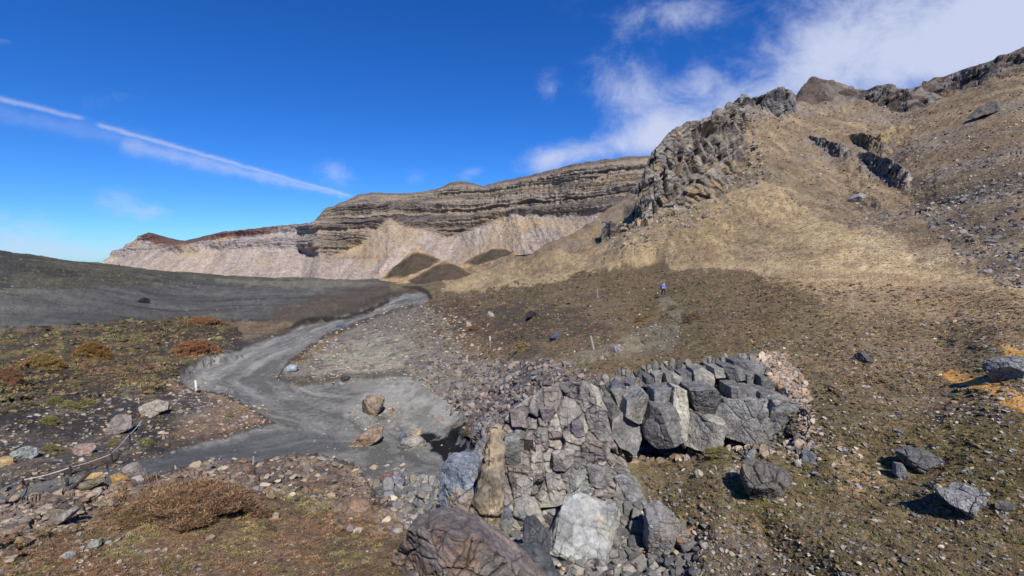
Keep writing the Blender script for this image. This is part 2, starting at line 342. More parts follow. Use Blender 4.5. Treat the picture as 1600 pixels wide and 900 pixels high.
R['trail'] = np.maximum(reg([(1024,462),(1044,464),(1062,480),(1084,492),(1078,500),(1052,492),(1030,480)], 3, 4), reg([(990,520),(1030,500),(1062,505),(1060,525),(1044,545),(985,548),(930,556),(880,572),(840,592),(832,586),(872,562),(925,545),(965,535)], 4, 5))
R['tan'] = reg([(690,440),(760,410),(900,385),(1000,340),(1100,320),(1190,300),(1300,350),(1380,380),(1440,400),(1650,455),(1700,470),(1300,450),(1180,428),(1030,420),(900,440),(760,455),(690,455)], 6, 10)
R['mount'] = sst(10, -10, PYY + jit2 * 10 - np.interp(PXX, [-1500,640,700,760,900,1030,1200,1400,1600,3100], [-200,300,437,440,425,412,405,415,450,500]))
R['shade1'] = reg([(1160,296),(1240,285),(1330,300),(1440,335),(1500,370),(1440,385),(1360,350),(1290,318),(1220,306)], 12, 18)  # cloud-shadow band on the hillside, painted as darker ground colour
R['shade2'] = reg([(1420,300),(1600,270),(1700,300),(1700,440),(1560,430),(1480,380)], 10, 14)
R['crag'] = reg([(1020,240),(1060,190),(1130,165),(1180,150),(1240,140),(1245,170),(1220,190),(1160,210),(1180,250),(1120,300),(1070,330),(1020,360),(985,380),(1000,300)], 8, 10)
R['lowcrag'] = reg([(940,380),(990,330),(1080,260),(1170,230),(1200,260),(1120,330),(1060,370),(980,390)], 10, 14)
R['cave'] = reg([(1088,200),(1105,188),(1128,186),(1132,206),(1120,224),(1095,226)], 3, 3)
R['knobs'] = reg([(1135,158),(1160,146),(1225,135),(1242,148),(1238,170),(1215,182),(1170,176),(1150,172)], 3, 3)
R['summit'] = reg([(1240,155),(1262,125),(1275,118),(1330,130),(1330,150),(1290,165),(1245,168)], 3, 4)
R['topband'] = reg([(1320,132),(1400,128),(1480,105),(1600,66),(1760,10),(1760,60),(1600,112),(1540,130),(1470,150),(1440,165),(1380,165),(1325,156)], 5, 8)
R['ledge1'] = reg([(1255,215),(1300,232),(1330,236),(1325,246),(1290,238),(1250,224)], 3, 5)
R['ledge2'] = reg([(1340,240),(1380,250),(1418,268),(1424,280),(1395,270),(1345,256)], 3, 4)
R['ledge3'] = reg([(1330,205),(1375,215),(1400,190),(1420,200),(1380,230)], 4, 8)
R['rockfield'] = reg([(1420,300),(1500,250),(1600,200),(1720,180),(1720,470),(1600,445),(1540,430),(1500,390),(1430,370)], 12, 16)
R['tanstreak'] = reg([(1340,345),(1390,360),(1400,385),(1380,395),(1340,365)], 4, 8)
R['orange'] = np.maximum(reg([(1468,586),(1510,588),(1560,594),(1600,625),(1650,660),(1650,710),(1590,655),(1545,618),(1500,604)], 4, 5), reg([(1562,540),(1600,545),(1640,550),(1620,560),(1570,556)], 2, 4))
R['olive'] = reg([(1130,690),(1230,760),(1330,800),(1480,820),(1620,880),(1620,700),(1480,640),(1300,560),(1260,640),(1290,700)], 20, 24)
R['mosspatch'] = np.maximum.reduce([reg([(1150,745),(1185,760),(1240,800),(1200,820),(1150,790)], 6, 6), reg([(1090,688),(1150,690),(1160,712),(1110,716)], 5, 5), reg([(938,684),(960,690),(990,735),(975,742),(945,715)], 4, 4)])
R['pinktan'] = reg([(1180,550),(1225,555),(1262,610),(1272,680),(1250,720),(1235,640),(1200,590)], 4, 5)
R['tansand'] = reg([(1320,690),(1380,740),(1400,770),(1340,780),(1300,740)], 8, 12)
R['gully'] = reg([(700,790),(760,760),(900,770),(1000,790),(1080,830),(1120,950),(1140,1700),(600,1700),(640,880)], 10, 12)
R['black'] = np.maximum(reg([(655,668),(700,672),(720,660),(728,672),(722,700),(742,722),(728,728),(700,716),(672,690)], 2, 12), reg([(640,764),(670,762),(668,772),(650,784)], 2, 8))
R['joint'] = reg([(740,665),(790,655),(830,640),(900,610),(960,590),(985,600),(950,650),(940,700),(985,745),(940,770),(900,780),(800,765),(775,790),(720,800),(700,760),(735,700)], 6, 6)
R['cliff'] = reg([(925,625),(960,598),(1130,572),(1185,570),(1215,600),(1262,640),(1262,690),(1200,698),(1130,700),(1000,705),(925,700)], 4, 3)
R['darkrill'] = reg([(1190,800),(1230,830),(1290,870),(1320,900),(1320,960),(1270,930),(1200,860)], 6, 8)
R['ashlow'] = reg([(1110,830),(1250,850),(1300,960),(1080,960)], 10, 14)

grain = fbm(np.stack([PXX, PYY * 1.8, 0 * PXX + 49], -1), 6, 4, .75, 163)
for k_ in ('tan', 'heath', 'shade1', 'shade2', 'purple', 'bar', 'leftveg', 'leftsoil', 'foreheath', 'forescree', 'plain'): R[k_] = sst(.3, .7, R[k_] + .5 * grain * (1 - np.abs(2 * R[k_] - 1)))
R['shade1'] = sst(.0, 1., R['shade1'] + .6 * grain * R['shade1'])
# ---- height details
N0 = grid_normals(P)
rs = np.linalg.norm(np.gradient(P, axis=0), axis=-1); cs_ = np.linalg.norm(np.gradient(P, axis=1), axis=-1); spm = np.maximum(rs, cs_)
rough = 1.0 - .88 * R['stream'] - .55 * R['plain'] * (1 - R['leftridge'])
disp = np.zeros(P.shape[:2])
for (wl, amp, sd_) in ((22, .030, 1), (9, .035, 2), (4, .042, 3), (1.8, .05, 4), (.8, .055, 5), (.36, .06, 6)):
    fade = sst(.0009, .004, wl / Y / 6.0) if wl < 6 else 1.0
    fade = sst(.25, .9, wl / (Y * .0095)) if wl < 9 else 1.0
    near = sst(1.5, 4, Y) if wl > 6 else 1.0
    disp += fbm(P, wl, 1, .5, sd_) * wl * amp * fade * (rough if wl < 12 else .4 * rough) * near
# terracettes on the tan and heath slopes
tz = P[..., 2] + fbm(P, 12, 3, .5, 31) * 1.2
disp += (R['tan'] + R['heath'] * .8) * .045 * np.sin(tz * 8.5) * sst(200, 40, Y)
def cracks(q, sc, seed, amp, depth, w=.10):
    f1, f2, idv, cen = vor((q + .25 * sc[0] * fbm(q, sc[0] * 2, 2, .5, seed + 9)[..., None]) / np.array(sc), seed)
    tl = ((q / np.array(sc) - cen) * (np.stack([np.sin(idv * 91), np.cos(idv * 57), np.sin(idv * 33)], -1))).sum(-1)
    return amp * (idv - .5) + amp * .55 * tl - depth * np.exp(-(f2 - f1) / w)
# big folds of the mountain: shoulder, gully line, ribs
def lined(pts):
    d = np.full(P.shape[:2], 1e9)
    for (x0, y0), (x1, y1) in zip(pts[:-1], pts[1:]):
        ex, ey = x1 - x0, y1 - y0; t_ = np.clip(((PXX - x0) * ex + (PYY - y0) * ey) / (ex * ex + ey * ey), 0, 1); d = np.minimum(d, np.hypot(PXX - x0 - t_ * ex, PYY - y0 - t_ * ey))
    return d
wob_ = jit1 * 14 + jit3 * 5
disp += R['mount'] * (4.5 * np.exp(-((lined([(1185,165),(1180,230),(1205,298),(1120,350),(1000,410)]) + wob_) / 42) ** 2) - 3.2 * np.exp(-((lined([(1405,150),(1385,200),(1375,260),(1440,320),(1520,380)]) + wob_) / 38) ** 2)
        - 2.6 * np.exp(-((lined([(1300,240),(1330,300),(1380,340)]) + wob_) / 22) ** 2) - 2.2 * np.exp(-((lined([(960,330),(900,380),(820,420)]) + wob_) / 20) ** 2)) * sst(60, 110, Y) * sst(0, 25, PYY - np.interp(PXX, cx, cy))
disp += R['mount'] * sst(80, 130, Y) * 1.9 * fbm(P * np.array([1, .45, .45]), 16, 4, .55, 40)
# crags
mc = np.maximum.reduce([R['crag'], R['knobs'], .55 * R['lowcrag']])
# keep the work small: noise only where the mask is live
def masked(mask, fn, wl=None):
    o = np.zeros(mask.shape); m = mask > .01; o[m] = fn(P[m]); o = o * mask
    return o * np.exp(-(spm / (.22 * wl)) ** 2) if wl else o
disp += masked(mc, lambda q: 4.2 * fbm(q * np.array([1, .55, 1]), 17, 5, .55, 41, True) - 1.0 + 1.3 * fbm(q * np.array([1, .6, 1]), 6, 3, .6, 43, True), 9)
rocky = R['mount'] * (1 - R['tan']) * sst(.02, .3, fbm(P, 26, 4, .6, 45)) * sst(60, 100, Y)
disp += masked(rocky, lambda q: cracks(q, (5, 5, 4), 47, 1.5, .5) + .9 * fbm(q, 9, 4, .6, 49, True), 6)
disp += masked(np.maximum(R['crag'], R['lowcrag']), lambda q: cracks(q, (8, 8, 7), 51, 2.0, .8))
disp += masked(np.maximum.reduce([R['ledge1'], R['ledge2'], R['ledge3'] * .8]), lambda q: .8 + cracks(q, (5, 5, 4), 55, 1.0, .4))
disp += masked(R['topband'], lambda q: 1.0 * np.sin(q[..., 2] * .4 + 2 * fbm(q, 30, 3, .5, 61)) + cracks(q, (9, 9, 5), 57, 1.2, .5))
disp += masked(R['rockfield'] * sst(1, .2, R['topband']), lambda q: cracks(q, (1.9, 1.9, 1.5), 63, .9, .3) * np.clip(vnoise(q / 9, 4) + .55, 0, 1), 2)
disp += masked(R['joint'], lambda q: cracks(q, (1.0, 1.0, 1.5), 71, .62, .42, .06) + cracks(q, (.33, .33, .4), 73, .12, .10, .1), 1.0)
disp += masked(R['purple'] * sst(1, .3, R['joint']), lambda q: cracks(q, (.5, .5, .4), 75, .22, .14, .1), .6)
disp += masked(R['cliff'], lambda q: cracks(q, (.9, .9, 1.6), 77, .35, .3, .07) + cracks(q, (.35, .35, .45), 78, .1, .1, .1) - .15, 1.0)
disp += masked(R['gully'], lambda q: cracks(q, (.6, .6, .5), 79, .28, .15, .1), .7)
disp += masked(R['forescree'], lambda q: cracks(q, (.55, .55, .35), 81, .22, .1, .1))
disp += masked(reg([(1100,700),(1250,690),(1300,520),(1700,470),(1700,960),(1100,960)], 20, 20), lambda q: .16 * fbm(q * np.array([1, .7, 1]), 2.2, 4, .6, 87, True))
disp += masked(np.clip(R['olive'] + R['ashlow'] + .6 * reg([(1000,560),(1300,430),(1700,450),(1700,960),(1000,960)], 20, 20), 0, 1), lambda q: .10 * fbm(q * np.array([1, .6, 1]), .9, 3, .6, 85, True))
disp -= 6.5 * R['cave']
disp += R['leftridge'] * .8 * fbm(P * np.array([1, .6, 1]), 12, 5, .6, 151)
disp += 1.6 * masked(R['summit'], lambda q: fbm(q, 14, 4, .55, 83, True))
P = P + N0 * (disp * sst(1.0, 5, Y))[..., None]
# hummocks under the heath, banks along the stream
humm = masked(np.maximum(R['leftveg'], .5 * R['foreheath']), lambda q: np.clip(fbm(q * np.array([1, .8, .3]), 3.2, 3, .5, 91) - .02, 0, 1) * 1.15)
P[..., 2] += humm
P[..., 2] += .5 * sst(-4, 4, polysd(PXX, PYY, [(470,508),(540,490),(600,470),(625,458),(600,452),(540,468),(470,484),(420,500)])) + .6 * np.exp(-((PXX - 290) / 95) ** 2 - ((PYY - 792) / 26) ** 2)
def regs(poly, soft): return sst(-soft, soft, polysd(PXX, PYY, poly))
STP = [(655,455),(672,460),(668,470),(640,476),(600,488),(560,500),(520,515),(480,540),(450,560),(432,590),(470,600),(560,590),(640,585),(700,622),(716,650),(700,668),(740,690),(735,735),(700,765),(650,790),(590,770),(560,730),(500,712),(440,712),(395,720),(330,716),(230,742),(140,768),(40,785),(-60,810),(-60,768),(40,752),(120,736),(200,718),(300,690),(380,672),(428,655),(400,640),(350,612),(300,605),(272,590),(300,570),(380,540),(440,520),(470,508),(540,490),(600,470),(630,457)]
P[..., 2] -= .32 * regs(STP, 9)
P[..., 2] += masked(R['bar'], lambda q: fbm(q, 5, 3, .5, 95) * .25)
P[..., 2] -= 1.2 * regs([(1062,486),(1078,488),(1076,500),(1064,502)], 3) + .5 * regs([(655,452),(680,452),(684,466),(672,466)], 3) + .5 * regs([(1190,800),(1230,830),(1290,870),(1320,900),(1320,960),(1270,930),(1200,860)], 14)

# ---- colour of the ground
n_a = fbm(P, 6, 5, .6, 101); n_b = fbm(P, 1.3, 4, .6, 105); n_c = fbm(P * np.array([1, 1, 1]), 30, 4, .55, 109)
big = fbm(np.stack([PXX, PYY * 1.8, 0 * PXX], -1), 90, 5, .55, 113); fine = fbm(np.stack([PXX, PYY * 1.5, 0 * PXX + 9], -1), 9, 3, .6, 117)
col = np.ones(P.shape) * alb(114, 101, 76)
def mix(mask, c):
    global col
    c = np.asarray(c, float); m = np.clip(mask, 0, 1)[..., None]; col = col * (1 - m) + c * m
mix(sst(-.1, .5, n_a), alb(104, 86, 62)); mix(.6 * sst(0, .6, n_b), alb(134, 114, 88)); mix(.5 * sst(.1, .5, -n_b), alb(78, 64, 50))
mix(R['olive'] * .7 * sst(-.2, .4, big), alb(100, 90, 50)); mix(R['olive'] * .6 * sst(0, .4, -n_a), alb(80, 64, 48))
mix(R['mount'], alb(140, 120, 94)); mix(R['mount'] * .6 * sst(0, .5, n_c), alb(124, 104, 84)); mix(R['mount'] * .5 * sst(.05, .5, n_a), alb(158, 138, 110)); mix(R['mount'] * .45 * sst(.1, .35, fbm(P * np.array([1, .4, .4]), 7, 5, .65, 141)), alb(98, 84, 68))
mix(R['tan'], alb(172, 149, 112)); mix(R['tan'] * .6 * sst(-.05, .4, big), alb(144, 122, 92)); mix(R['tan'] * .35 * sst(0, .4, n_a), alb(188, 165, 124)); mix(R['tan'] * .5 * sst(.1, .4, fbm(P * np.array([1, .5, 1.5]), 5, 4, .65, 139)), alb(126, 107, 82))
mix(reg([(1230,430),(1440,440),(1700,455),(1700,520),(1500,520),(1300,490)], 16, 16) * .8, alb(152, 128, 98))
mix(reg([(1260,560),(1400,520),(1700,520),(1700,620),(1300,640)], 24, 20) * .5, alb(126, 108, 88))
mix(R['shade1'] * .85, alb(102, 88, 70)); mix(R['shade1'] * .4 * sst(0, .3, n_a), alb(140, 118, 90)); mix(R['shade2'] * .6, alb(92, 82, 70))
mix(R['rockfield'] * .6 * sst(-.2, .4, n_c), alb(116, 106, 94))
mix(R['heath'], alb(108, 92, 70)); mix(R['heath'] * .6 * sst(0, .4, n_a), alb(80, 68, 58)); mix(reg([(650,480),(760,470),(900,480),(960,520),(880,545),(760,540),(680,520)], 12, 16) * .75 * sst(-.25, .15, big), alb(66, 58, 50)); mix(R['heath'] * .5 * sst(.1, .5, n_b), alb(132, 110, 78)); mix(R['heath'] * .4 * sst(.1, .4, -big), alb(90, 84, 52))
mix(R['crag'], alb(134, 122, 110)); mix(R['crag'] * .7 * sst(.05, .4, n_a), alb(170, 156, 140)); mix(R['crag'] * .5 * sst(0, .4, -n_c), alb(158, 128, 90)); mix(R['lowcrag'] * .7 * sst(-.1, .3, n_a), alb(150, 138, 126))
mix(R['lowcrag'] * .4 * sst(0, .3, -n_a), alb(172, 142, 98))
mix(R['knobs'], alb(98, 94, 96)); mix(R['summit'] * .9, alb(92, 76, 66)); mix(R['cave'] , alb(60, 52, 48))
mix(R['topband'] * .85, alb(88, 70, 62)); mix(R['topband'] * .7 * sst(.0, .3, n_a), alb(120, 110, 104))
for k in ('ledge1', 'ledge2', 'ledge3'): mix(R[k] * .8, alb(128, 122, 116))
mix(R['tanstreak'] * .35, alb(190, 168, 130)); mix(R['mount'] * .4 * sst(.02, .3, fbm(P * np.array([1, .13, .13]) + n_a[..., None] * .8, 4, 5, .7, 157)), alb(118, 100, 76)); mix(R['mount'] * .3 * sst(.08, .3, fbm(P * np.array([1, .13, .13]) + n_a[..., None] * .8, 6, 5, .7, 159)), alb(186, 166, 130))
mix(R['ledge3'] * .5, alb(186, 152, 96))
mix(R['plain'], alb(90, 88, 81)); mix(R['plain'] * .4 * sst(.05, .3, fbm(P * np.array([.5, 1, 1]), 3.5, 5, .7, 145)), alb(118, 114, 102)); mix(R['plain'] * .75 * sst(.0, .35, fbm(P * np.array([.35, 1, 1]), 14, 4, .55, 121)), alb(72, 71, 66)); mix(R['plain'] * .5 * sst(.05, .5, fbm(P * np.array([.3, 1, 1]), 20, 4, .5, 125)), alb(122, 119, 108)); mix(R['plain'] * .7 * sst(.08, .25, fbm(P * np.array([.18, 1, 1]), 6, 5, .7, 155)), alb(66, 63, 57))
mix(R['leftridge'] * .8, alb(84, 80, 64)); mix(R['leftridge'] * .6 * sst(0, .3, fbm(P, 9, 5, .7, 147)), alb(112, 104, 80)); mix(R['leftridge'] * .7 * sst(.05, .3, fbm(P, 12, 5, .7, 149)), alb(58, 55, 48)); mix(R['leftridge'] * .6 * sst(0.1, .3, -big), alb(62, 62, 60))
mix(reg([(380,436),(560,436),(600,445),(500,452),(400,446),(340,440)], 4, 6) * .6, alb(134, 128, 106))
mix(reg([(470,505),(600,470),(625,457),(600,445),(520,455),(430,482),(420,500)], 5, 6) * .75, alb(92, 76, 62))
mix(R['leftveg'], alb(66, 59, 50)); mix(R['leftveg'] * .6 * sst(.05, .3, n_b), alb(124, 98, 62)); mix(R['leftveg'] * .6 * sst(.1, .4, n_a), alb(108, 102, 58)); mix(R['leftveg'] * .6 * sst(.1, .4, -n_a), alb(48, 42, 38))
mix(R['leftsoil'], alb(84, 77, 68)); mix(R['leftsoil'] * .8 * sst(-.05, .25, -big), alb(50, 45, 41)); mix(R['leftsoil'] * .6 * sst(.1, .5, n_b), alb(120, 108, 92))
mix(reg([(290,655),(340,630),(400,625),(428,655),(380,672),(300,692),(250,690)], 6, 8) * .6, alb(128, 104, 84))
mix(reg([(250,600),(300,585),(320,612),(400,628),(420,650),(395,652),(350,625),(270,612)], 4, 10) * .5, alb(140, 110, 76))
mix(R['forescree'], alb(122, 106, 92)); mix(R['forescree'] * .5 * sst(0, .3, n_b), alb(152, 130, 108)); mix(R['forescree'] * .6 * sst(.05, .3, -n_b), alb(74, 64, 56))
mix(R['foreheath'], alb(122, 98, 76)); mix(R['foreheath'] * .6 * sst(0.05, .4, -n_b), alb(74, 62, 54)); mix(R['foreheath'] * .5 * sst(.1, .4, n_a), alb(128, 96, 58))
mix(R['gully'], alb(118, 112, 104)); mix(R['gully'] * .6 * sst(0, .3, n_b), alb(140, 132, 120)); mix(R['ashlow'] * .6, alb(104, 98, 90))
mix(R['purple'], alb(116, 108, 100)); mix(R['purple'] * .5 * sst(0, .3, n_b), alb(138, 128, 120)); mix(R['purple'] * .6 * sst(.1, .3, -n_b), alb(76, 70, 66)); mix(R['purple'] * .5 * sst(.1, .4, n_a), alb(128, 100, 80))
mix(R['bar'], alb(120, 113, 100)); mix(R['bar'] * .6 * sst(0, .4, n_b), alb(112, 102, 90)); mix(R['barlight'] * .7, alb(152, 146, 124)); mix(R['bar'] * .7 * sst(.1, .35, -n_b), alb(84, 79, 70))
mix(R['joint'], alb(138, 130, 126)); mix(R['joint'] * .5 * sst(0, .3, n_b), alb(164, 156, 146)); mix(R['joint'] * .4 * sst(.1, .4, n_a), alb(150, 120, 96))
flow = fbm(np.stack([P[..., 0] * 1.3 + P[..., 1] * .25 + 2 * n_a, P[..., 1] * .3 - .2 * P[..., 0], 0 * Y], -1), 1.5, 6, .68, 131) + .25 * fbm(P, .5, 3, .7, 135)

def flowline(pts):
    m = R['stream'] > .01; W = [at0(a, b) for a, b in pts]; Q = P[m]; best = np.full(len(Q), 1e9); dd = np.zeros(len(Q)); ss = np.zeros(len(Q)); acc = 0
    for a, b in zip(W[:-1], W[1:]):
        e = (b - a)[:2]; L = np.hypot(*e); e = e / L; v = Q[:, :2] - a[:2]; t_ = np.clip(v @ e, 0, L); px_ = v - t_[:, None] * e; d = np.hypot(px_[:, 0], px_[:, 1]); sg = v[:, 0] * e[1] - v[:, 1] * e[0]
        k = d < best; best[k] = d[k]; dd[k] = (np.sign(sg) * d)[k]; ss[k] = (acc + v @ e)[k]; acc += L
    return m, best, dd, ss
def at0(a, b):
    j = np.argmin(np.abs(pxs - a)); i = NR_near + np.argmin(np.abs(PYY[NR_near:NR_near + NR_main, j] - b)); return P[i, j]
m1, b1, d1, s1 = flowline([(662,462),(620,480),(560,494),(500,520),(430,550),(370,590),(420,625),(520,640),(600,690),(640,740),(650,780)])
_, b2, d2, s2 = flowline([(560,690),(470,690),(400,700),(300,712),(200,735),(100,755),(0,775)])
k = b2 < b1; dd_ = np.where(k, d2, d1); ss_ = np.where(k, s2, s1)
w1 = fbm(P[m1], 3.5, 3, .5, 143); flow = np.zeros(Y.shape); flow[m1] = fbm(np.stack([dd_ * 1.6 + 1.3 * w1, ss_ * .17 + .4 * w1, 0 * dd_], -1), 1.6, 6, .72, 131) + .25 * fbm(P[m1], .35, 2, .7, 135)
mix(R['stream'], alb(128, 126, 119)); mix(R['stream'] * .7 * sst(.05, .4, flow), alb(166, 161, 150)); mix(R['stream'] * .75 * sst(.03, .25, -flow), alb(96, 94, 88)); mix(R['siltlight'] * .75, alb(172, 168, 156)); mix(R['stream'] * R['siltlight'] * .6 * sst(.0, .3, fbm(P * np.array([1, .45, 1]), 2.2, 5, .7, 165)), alb(112, 108, 100))
mix(R['pathwet'] * .6, alb(96, 97, 95)); mix(sst(4, 1, lined([(632,448),(650,450),(668,454),(676,466)]) + jit3 * 3) * .9, alb(44, 38, 33))
edge_ = polysd(PXX + jit3 * 5, PYY + jit3 * 2, STP); mix(sst(-9, -2, edge_) * sst(3, 0, edge_) * sst(660, 640, PXX) * .7, alb(62, 54, 46))
mix(sst(3.5, .5, lined([(455,510),(480,502),(540,494),(580,482),(606,470)]) + jit3 * 4) * .9, alb(46, 38, 32)); mix(R['black'] * sst(-.3, -.18, fbm(P, .9, 4, .6, 137)) * .97, alb(26, 26, 27))
mix(R['trail'] * .6 * sst(-.4, .1, grain), alb(134, 125, 104)); mix(R['pinktan'] * .85, alb(176, 152, 130)); mix(R['pinktan'] * .6 * sst(0, .3, n_b), alb(170, 134, 84)); mix(R['tansand'] * .7, alb(170, 144, 106))
mix(R['orange'] * .9, alb(214, 158, 76)); mix(R['mosspatch'] * .8, alb(96, 90, 46)); mix(R['darkrill'] * .6, alb(70, 60, 50))
mix(R['cliff'] * .9, alb(118, 112, 108))
mix(rocky * .7, alb(138, 126, 112)); mix(rocky * .6 * sst(0, .3, n_b), alb(112, 100, 90))
pt = fbm(np.stack([PXX, PYY * 1.5, 0 * PXX + 29], -1), 4, 2, .6, 119)
col *= (1 + (.18 + .12 * R['mount']) * (1 - .6 * R['stream']) * fine + .26 * (1 - .7 * R['stream']) * pt)[..., None]
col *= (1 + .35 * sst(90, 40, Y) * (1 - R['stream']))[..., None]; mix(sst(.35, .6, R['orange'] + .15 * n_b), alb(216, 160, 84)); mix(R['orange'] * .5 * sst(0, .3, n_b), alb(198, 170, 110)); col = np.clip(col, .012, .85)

NRM = grid_normals(P)
# split the sheet into named pieces of the setting (they share their border vertices)
mid = lambda a: .25 * (a[:-1, :-1] + a[1:, :-1] + a[:-1, 1:] + a[1:, 1:])
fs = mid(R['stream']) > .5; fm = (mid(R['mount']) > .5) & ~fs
fp = (mid(R['plain']) > .5) & ~fs & ~fm
frest = ~(fs | fm | fp)
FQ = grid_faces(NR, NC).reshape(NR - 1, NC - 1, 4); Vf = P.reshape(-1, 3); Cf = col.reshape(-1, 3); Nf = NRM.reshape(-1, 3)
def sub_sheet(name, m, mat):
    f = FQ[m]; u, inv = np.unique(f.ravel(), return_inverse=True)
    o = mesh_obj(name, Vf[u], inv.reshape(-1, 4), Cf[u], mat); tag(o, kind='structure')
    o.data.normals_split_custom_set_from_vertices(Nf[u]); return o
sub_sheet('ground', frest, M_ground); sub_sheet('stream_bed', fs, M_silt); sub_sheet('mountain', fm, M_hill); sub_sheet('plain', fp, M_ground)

# lookup: photo pixel -> point on the terrain
ppx, ppy = proj(P); W_, H_ = 1000, 580   # cells of 2 px from -200..1800, -100..1060
ix = ((ppx + 200) / 2).astype(int).ravel(); iy = ((ppy + 100) / 2).astype(int).ravel(); ok = (ix >= 0) & (ix < W_) & (iy >= 0) & (iy < H_)
idx = np.arange(P.shape[0] * P.shape[1]); oi = idx[ok]; dep = Vf[oi, 1]; order = np.argsort(-dep)
ZB = np.full((H_, W_), -1, int); ZB[iy[oi][order], ix[oi][order]] = oi[order]
for _ in range(6):                                   # fill the gaps between samples
    hol = ZB < 0
    for sh in ((0, 1), (0, -1), (1, 1), (-1, 1)):
        s2 = np.roll(ZB, sh[1], axis=1 - 0 if sh[0] == 0 else 0); ZB = np.where((ZB < 0) & (s2 >= 0), s2, ZB)
def vid(px, py):
    a = np.clip(((np.asarray(px, float) + 200) / 2).astype(int), 0, W_ - 1); b = np.clip(((np.asarray(py, float) + 100) / 2).astype(int), 0, H_ - 1)
    return ZB[b, a]
def at(px, py): return Vf[int(vid(px, py))].copy()

# ------------------------------------------------------------------ far hanging wall of layered lava
fcrest = [(60,440),(120,428),(158,410),(180,396),(200,382),(222,368),(232,363),(250,368),(270,373),(290,376),(312,371),(345,362),(400,357),(450,351),(480,348),(490,346),(500,335),(508,326),(530,318),(560,304),(580,301),(640,301),(680,296),(700,287),(714,282),(730,284),(756,290),(780,284),(820,275),(860,266),(895,257),(930,251),(970,246),(1000,243),(1020,242),(1100,238),(1200,236)]
fx = np.arange(60, 1200, 1.2); fc = np.interp(fx, *zip(*fcrest)); nf = 330; tt = np.linspace(0, 1, nf)[:, None]
fpy = 450 + (fc[None] - 450) * tt; fpx = np.broadcast_to(fx, fpy.shape)
# where scree gives way to the rock wall (photo row), and how far off each is
sc_top = np.interp(fx, [60,160,230,300,400,470,520,560,610,650,700,760,800,850,900,1000,1200], [425,405,392,392,388,392,400,385,344,360,372,350,332,338,335,330,320])
scr = sst(-3, 4, (fpy - sc_top[None]) + 6 * fbm(np.stack([fpx, fpy, 0 * fpx], -1), 30, 4, .55, 201))
base = 430 + 30 * np.sin(fx / 90)[None]
k1 = np.clip((450 - fpy) / (450 - sc_top[None]), 0, 1.0); k2 = np.clip((sc_top[None] - fpy) / np.maximum(sc_top[None] - fc[None], 6), 0, 1)
Yf = base + 95 * k1 + 42 * k2 + np.interp(fx, [60, 300, 470, 500, 760, 1000, 1200], [110, 110, 90, 30, 0, -40, -60])[None]
FP = unproj(fpx, fpy, Yf)
zz = FP[..., 2] + 2.5 * fbm(FP * np.array([1, 1, .3]), 60, 3, .5, 205) - .035 * FP[..., 0]
fn = grid_normals(FP); fn[..., 1] -= .6; fn /= np.linalg.norm(fn, axis=-1, keepdims=True)
lay = fbm(np.stack([0 * zz + FP[..., 0] / 160, zz / 1.0, 0 * zz], -1), 9, 5, .68, 209) + .22 * fbm(FP, 30, 4, .6, 210)            # bands by height
rockm = 1 - scr
fd = scr * 1.2 * fbm(FP, 9, 4, .65, 221, True) + rockm * (7.0 * sst(-.25, .35, lay) + 5 * fbm(FP, 22, 5, .55, 211, True) + 2.2 * fbm(FP * np.array([1, 1, .2]), 5, 3, .6, 213, True))
fd += scr * ((3.5 + 2.5 * sst(480, 540, fpx)) * fbm(np.stack([FP[..., 0] + .4 * FP[..., 2], FP[..., 1] * .12, FP[..., 2] * .12], -1), 24, 5, .6, 217) + 1.3 * fbm(FP, 4, 4, .65, 219))
sedge = sst(0, .12, tt)
FP = FP + fn * (fd * sedge * sst(1.0, .9, tt) )[..., None]
FP[..., 2] += (sst(.95, 1, tt) * 1.3 * fbm(np.stack([fpx, 0 * fpx, 0 * fpx], -1), 9, 4, .6, 223))
bk = [FP]
for k in range(1, 14):
    q = FP[-1].copy(); s_ = k / 13 * .5; q[:, :2] *= 1 + s_; q[:, 2] = FP[-1][:, 2] * (1 - .8 * s_) - 20 * s_; bk.append(q[None])
FPa = np.concatenate(bk); padn = FPa.shape[0] - nf
def pad(a): return np.concatenate([a, np.repeat(a[-1:], padn, 0)])
zz, lay, rockm, scr, fpxp, fpyp = map(pad, (zz, lay, rockm, scr, fpx, fpy))
fcol = np.ones(FPa.shape) * alb(180, 163, 150)
def fmix(mask, c):
    global fcol
    m = np.clip(mask, 0, 1)[..., None]; fcol = fcol * (1 - m) + np.asarray(c, float) * m
f1n = fbm(FPa, 25, 5, .6, 231); f2n = fbm(FPa, 70, 4, .55, 235)
fmix(.6 * sst(0, .4, f1n), alb(180, 168, 158)); fmix(.6 * sst(.05, .4, f2n), alb(196, 172, 142)); fmix(.5 * sst(.1, .4, -f2n), alb(170, 150, 128))
leftp = sst(512, 466, fpxp + 14 * f1n)
tal = fbm(np.stack([FPa[..., 0] + .5 * FPa[..., 2] * np.sin(FPa[..., 0] / 60), FPa[..., 1] * .1, FPa[..., 2] * .18], -1), 10, 5, .68, 237)
fmix(scr * (.3 + .4 * sst(480, 540, fpxp)) * sst(.02, .3, tal), alb(150, 135, 122)); fmix(scr * .6 * sst(.1, .35, fbm(FPa, 5, 4, .7, 245)), alb(138, 126, 116)); fmix(.5 * leftp * sst(.1, .3, fbm(FPa, 12, 5, .7, 247)), alb(140, 132, 130)); fmix(scr * .5 * sst(.05, .35, -tal), alb(206, 186, 166)); fmix(scr * (1 - sst(520, 500, fpxp)) * .4 * sst(0, .3, f2n), alb(170, 148, 118))
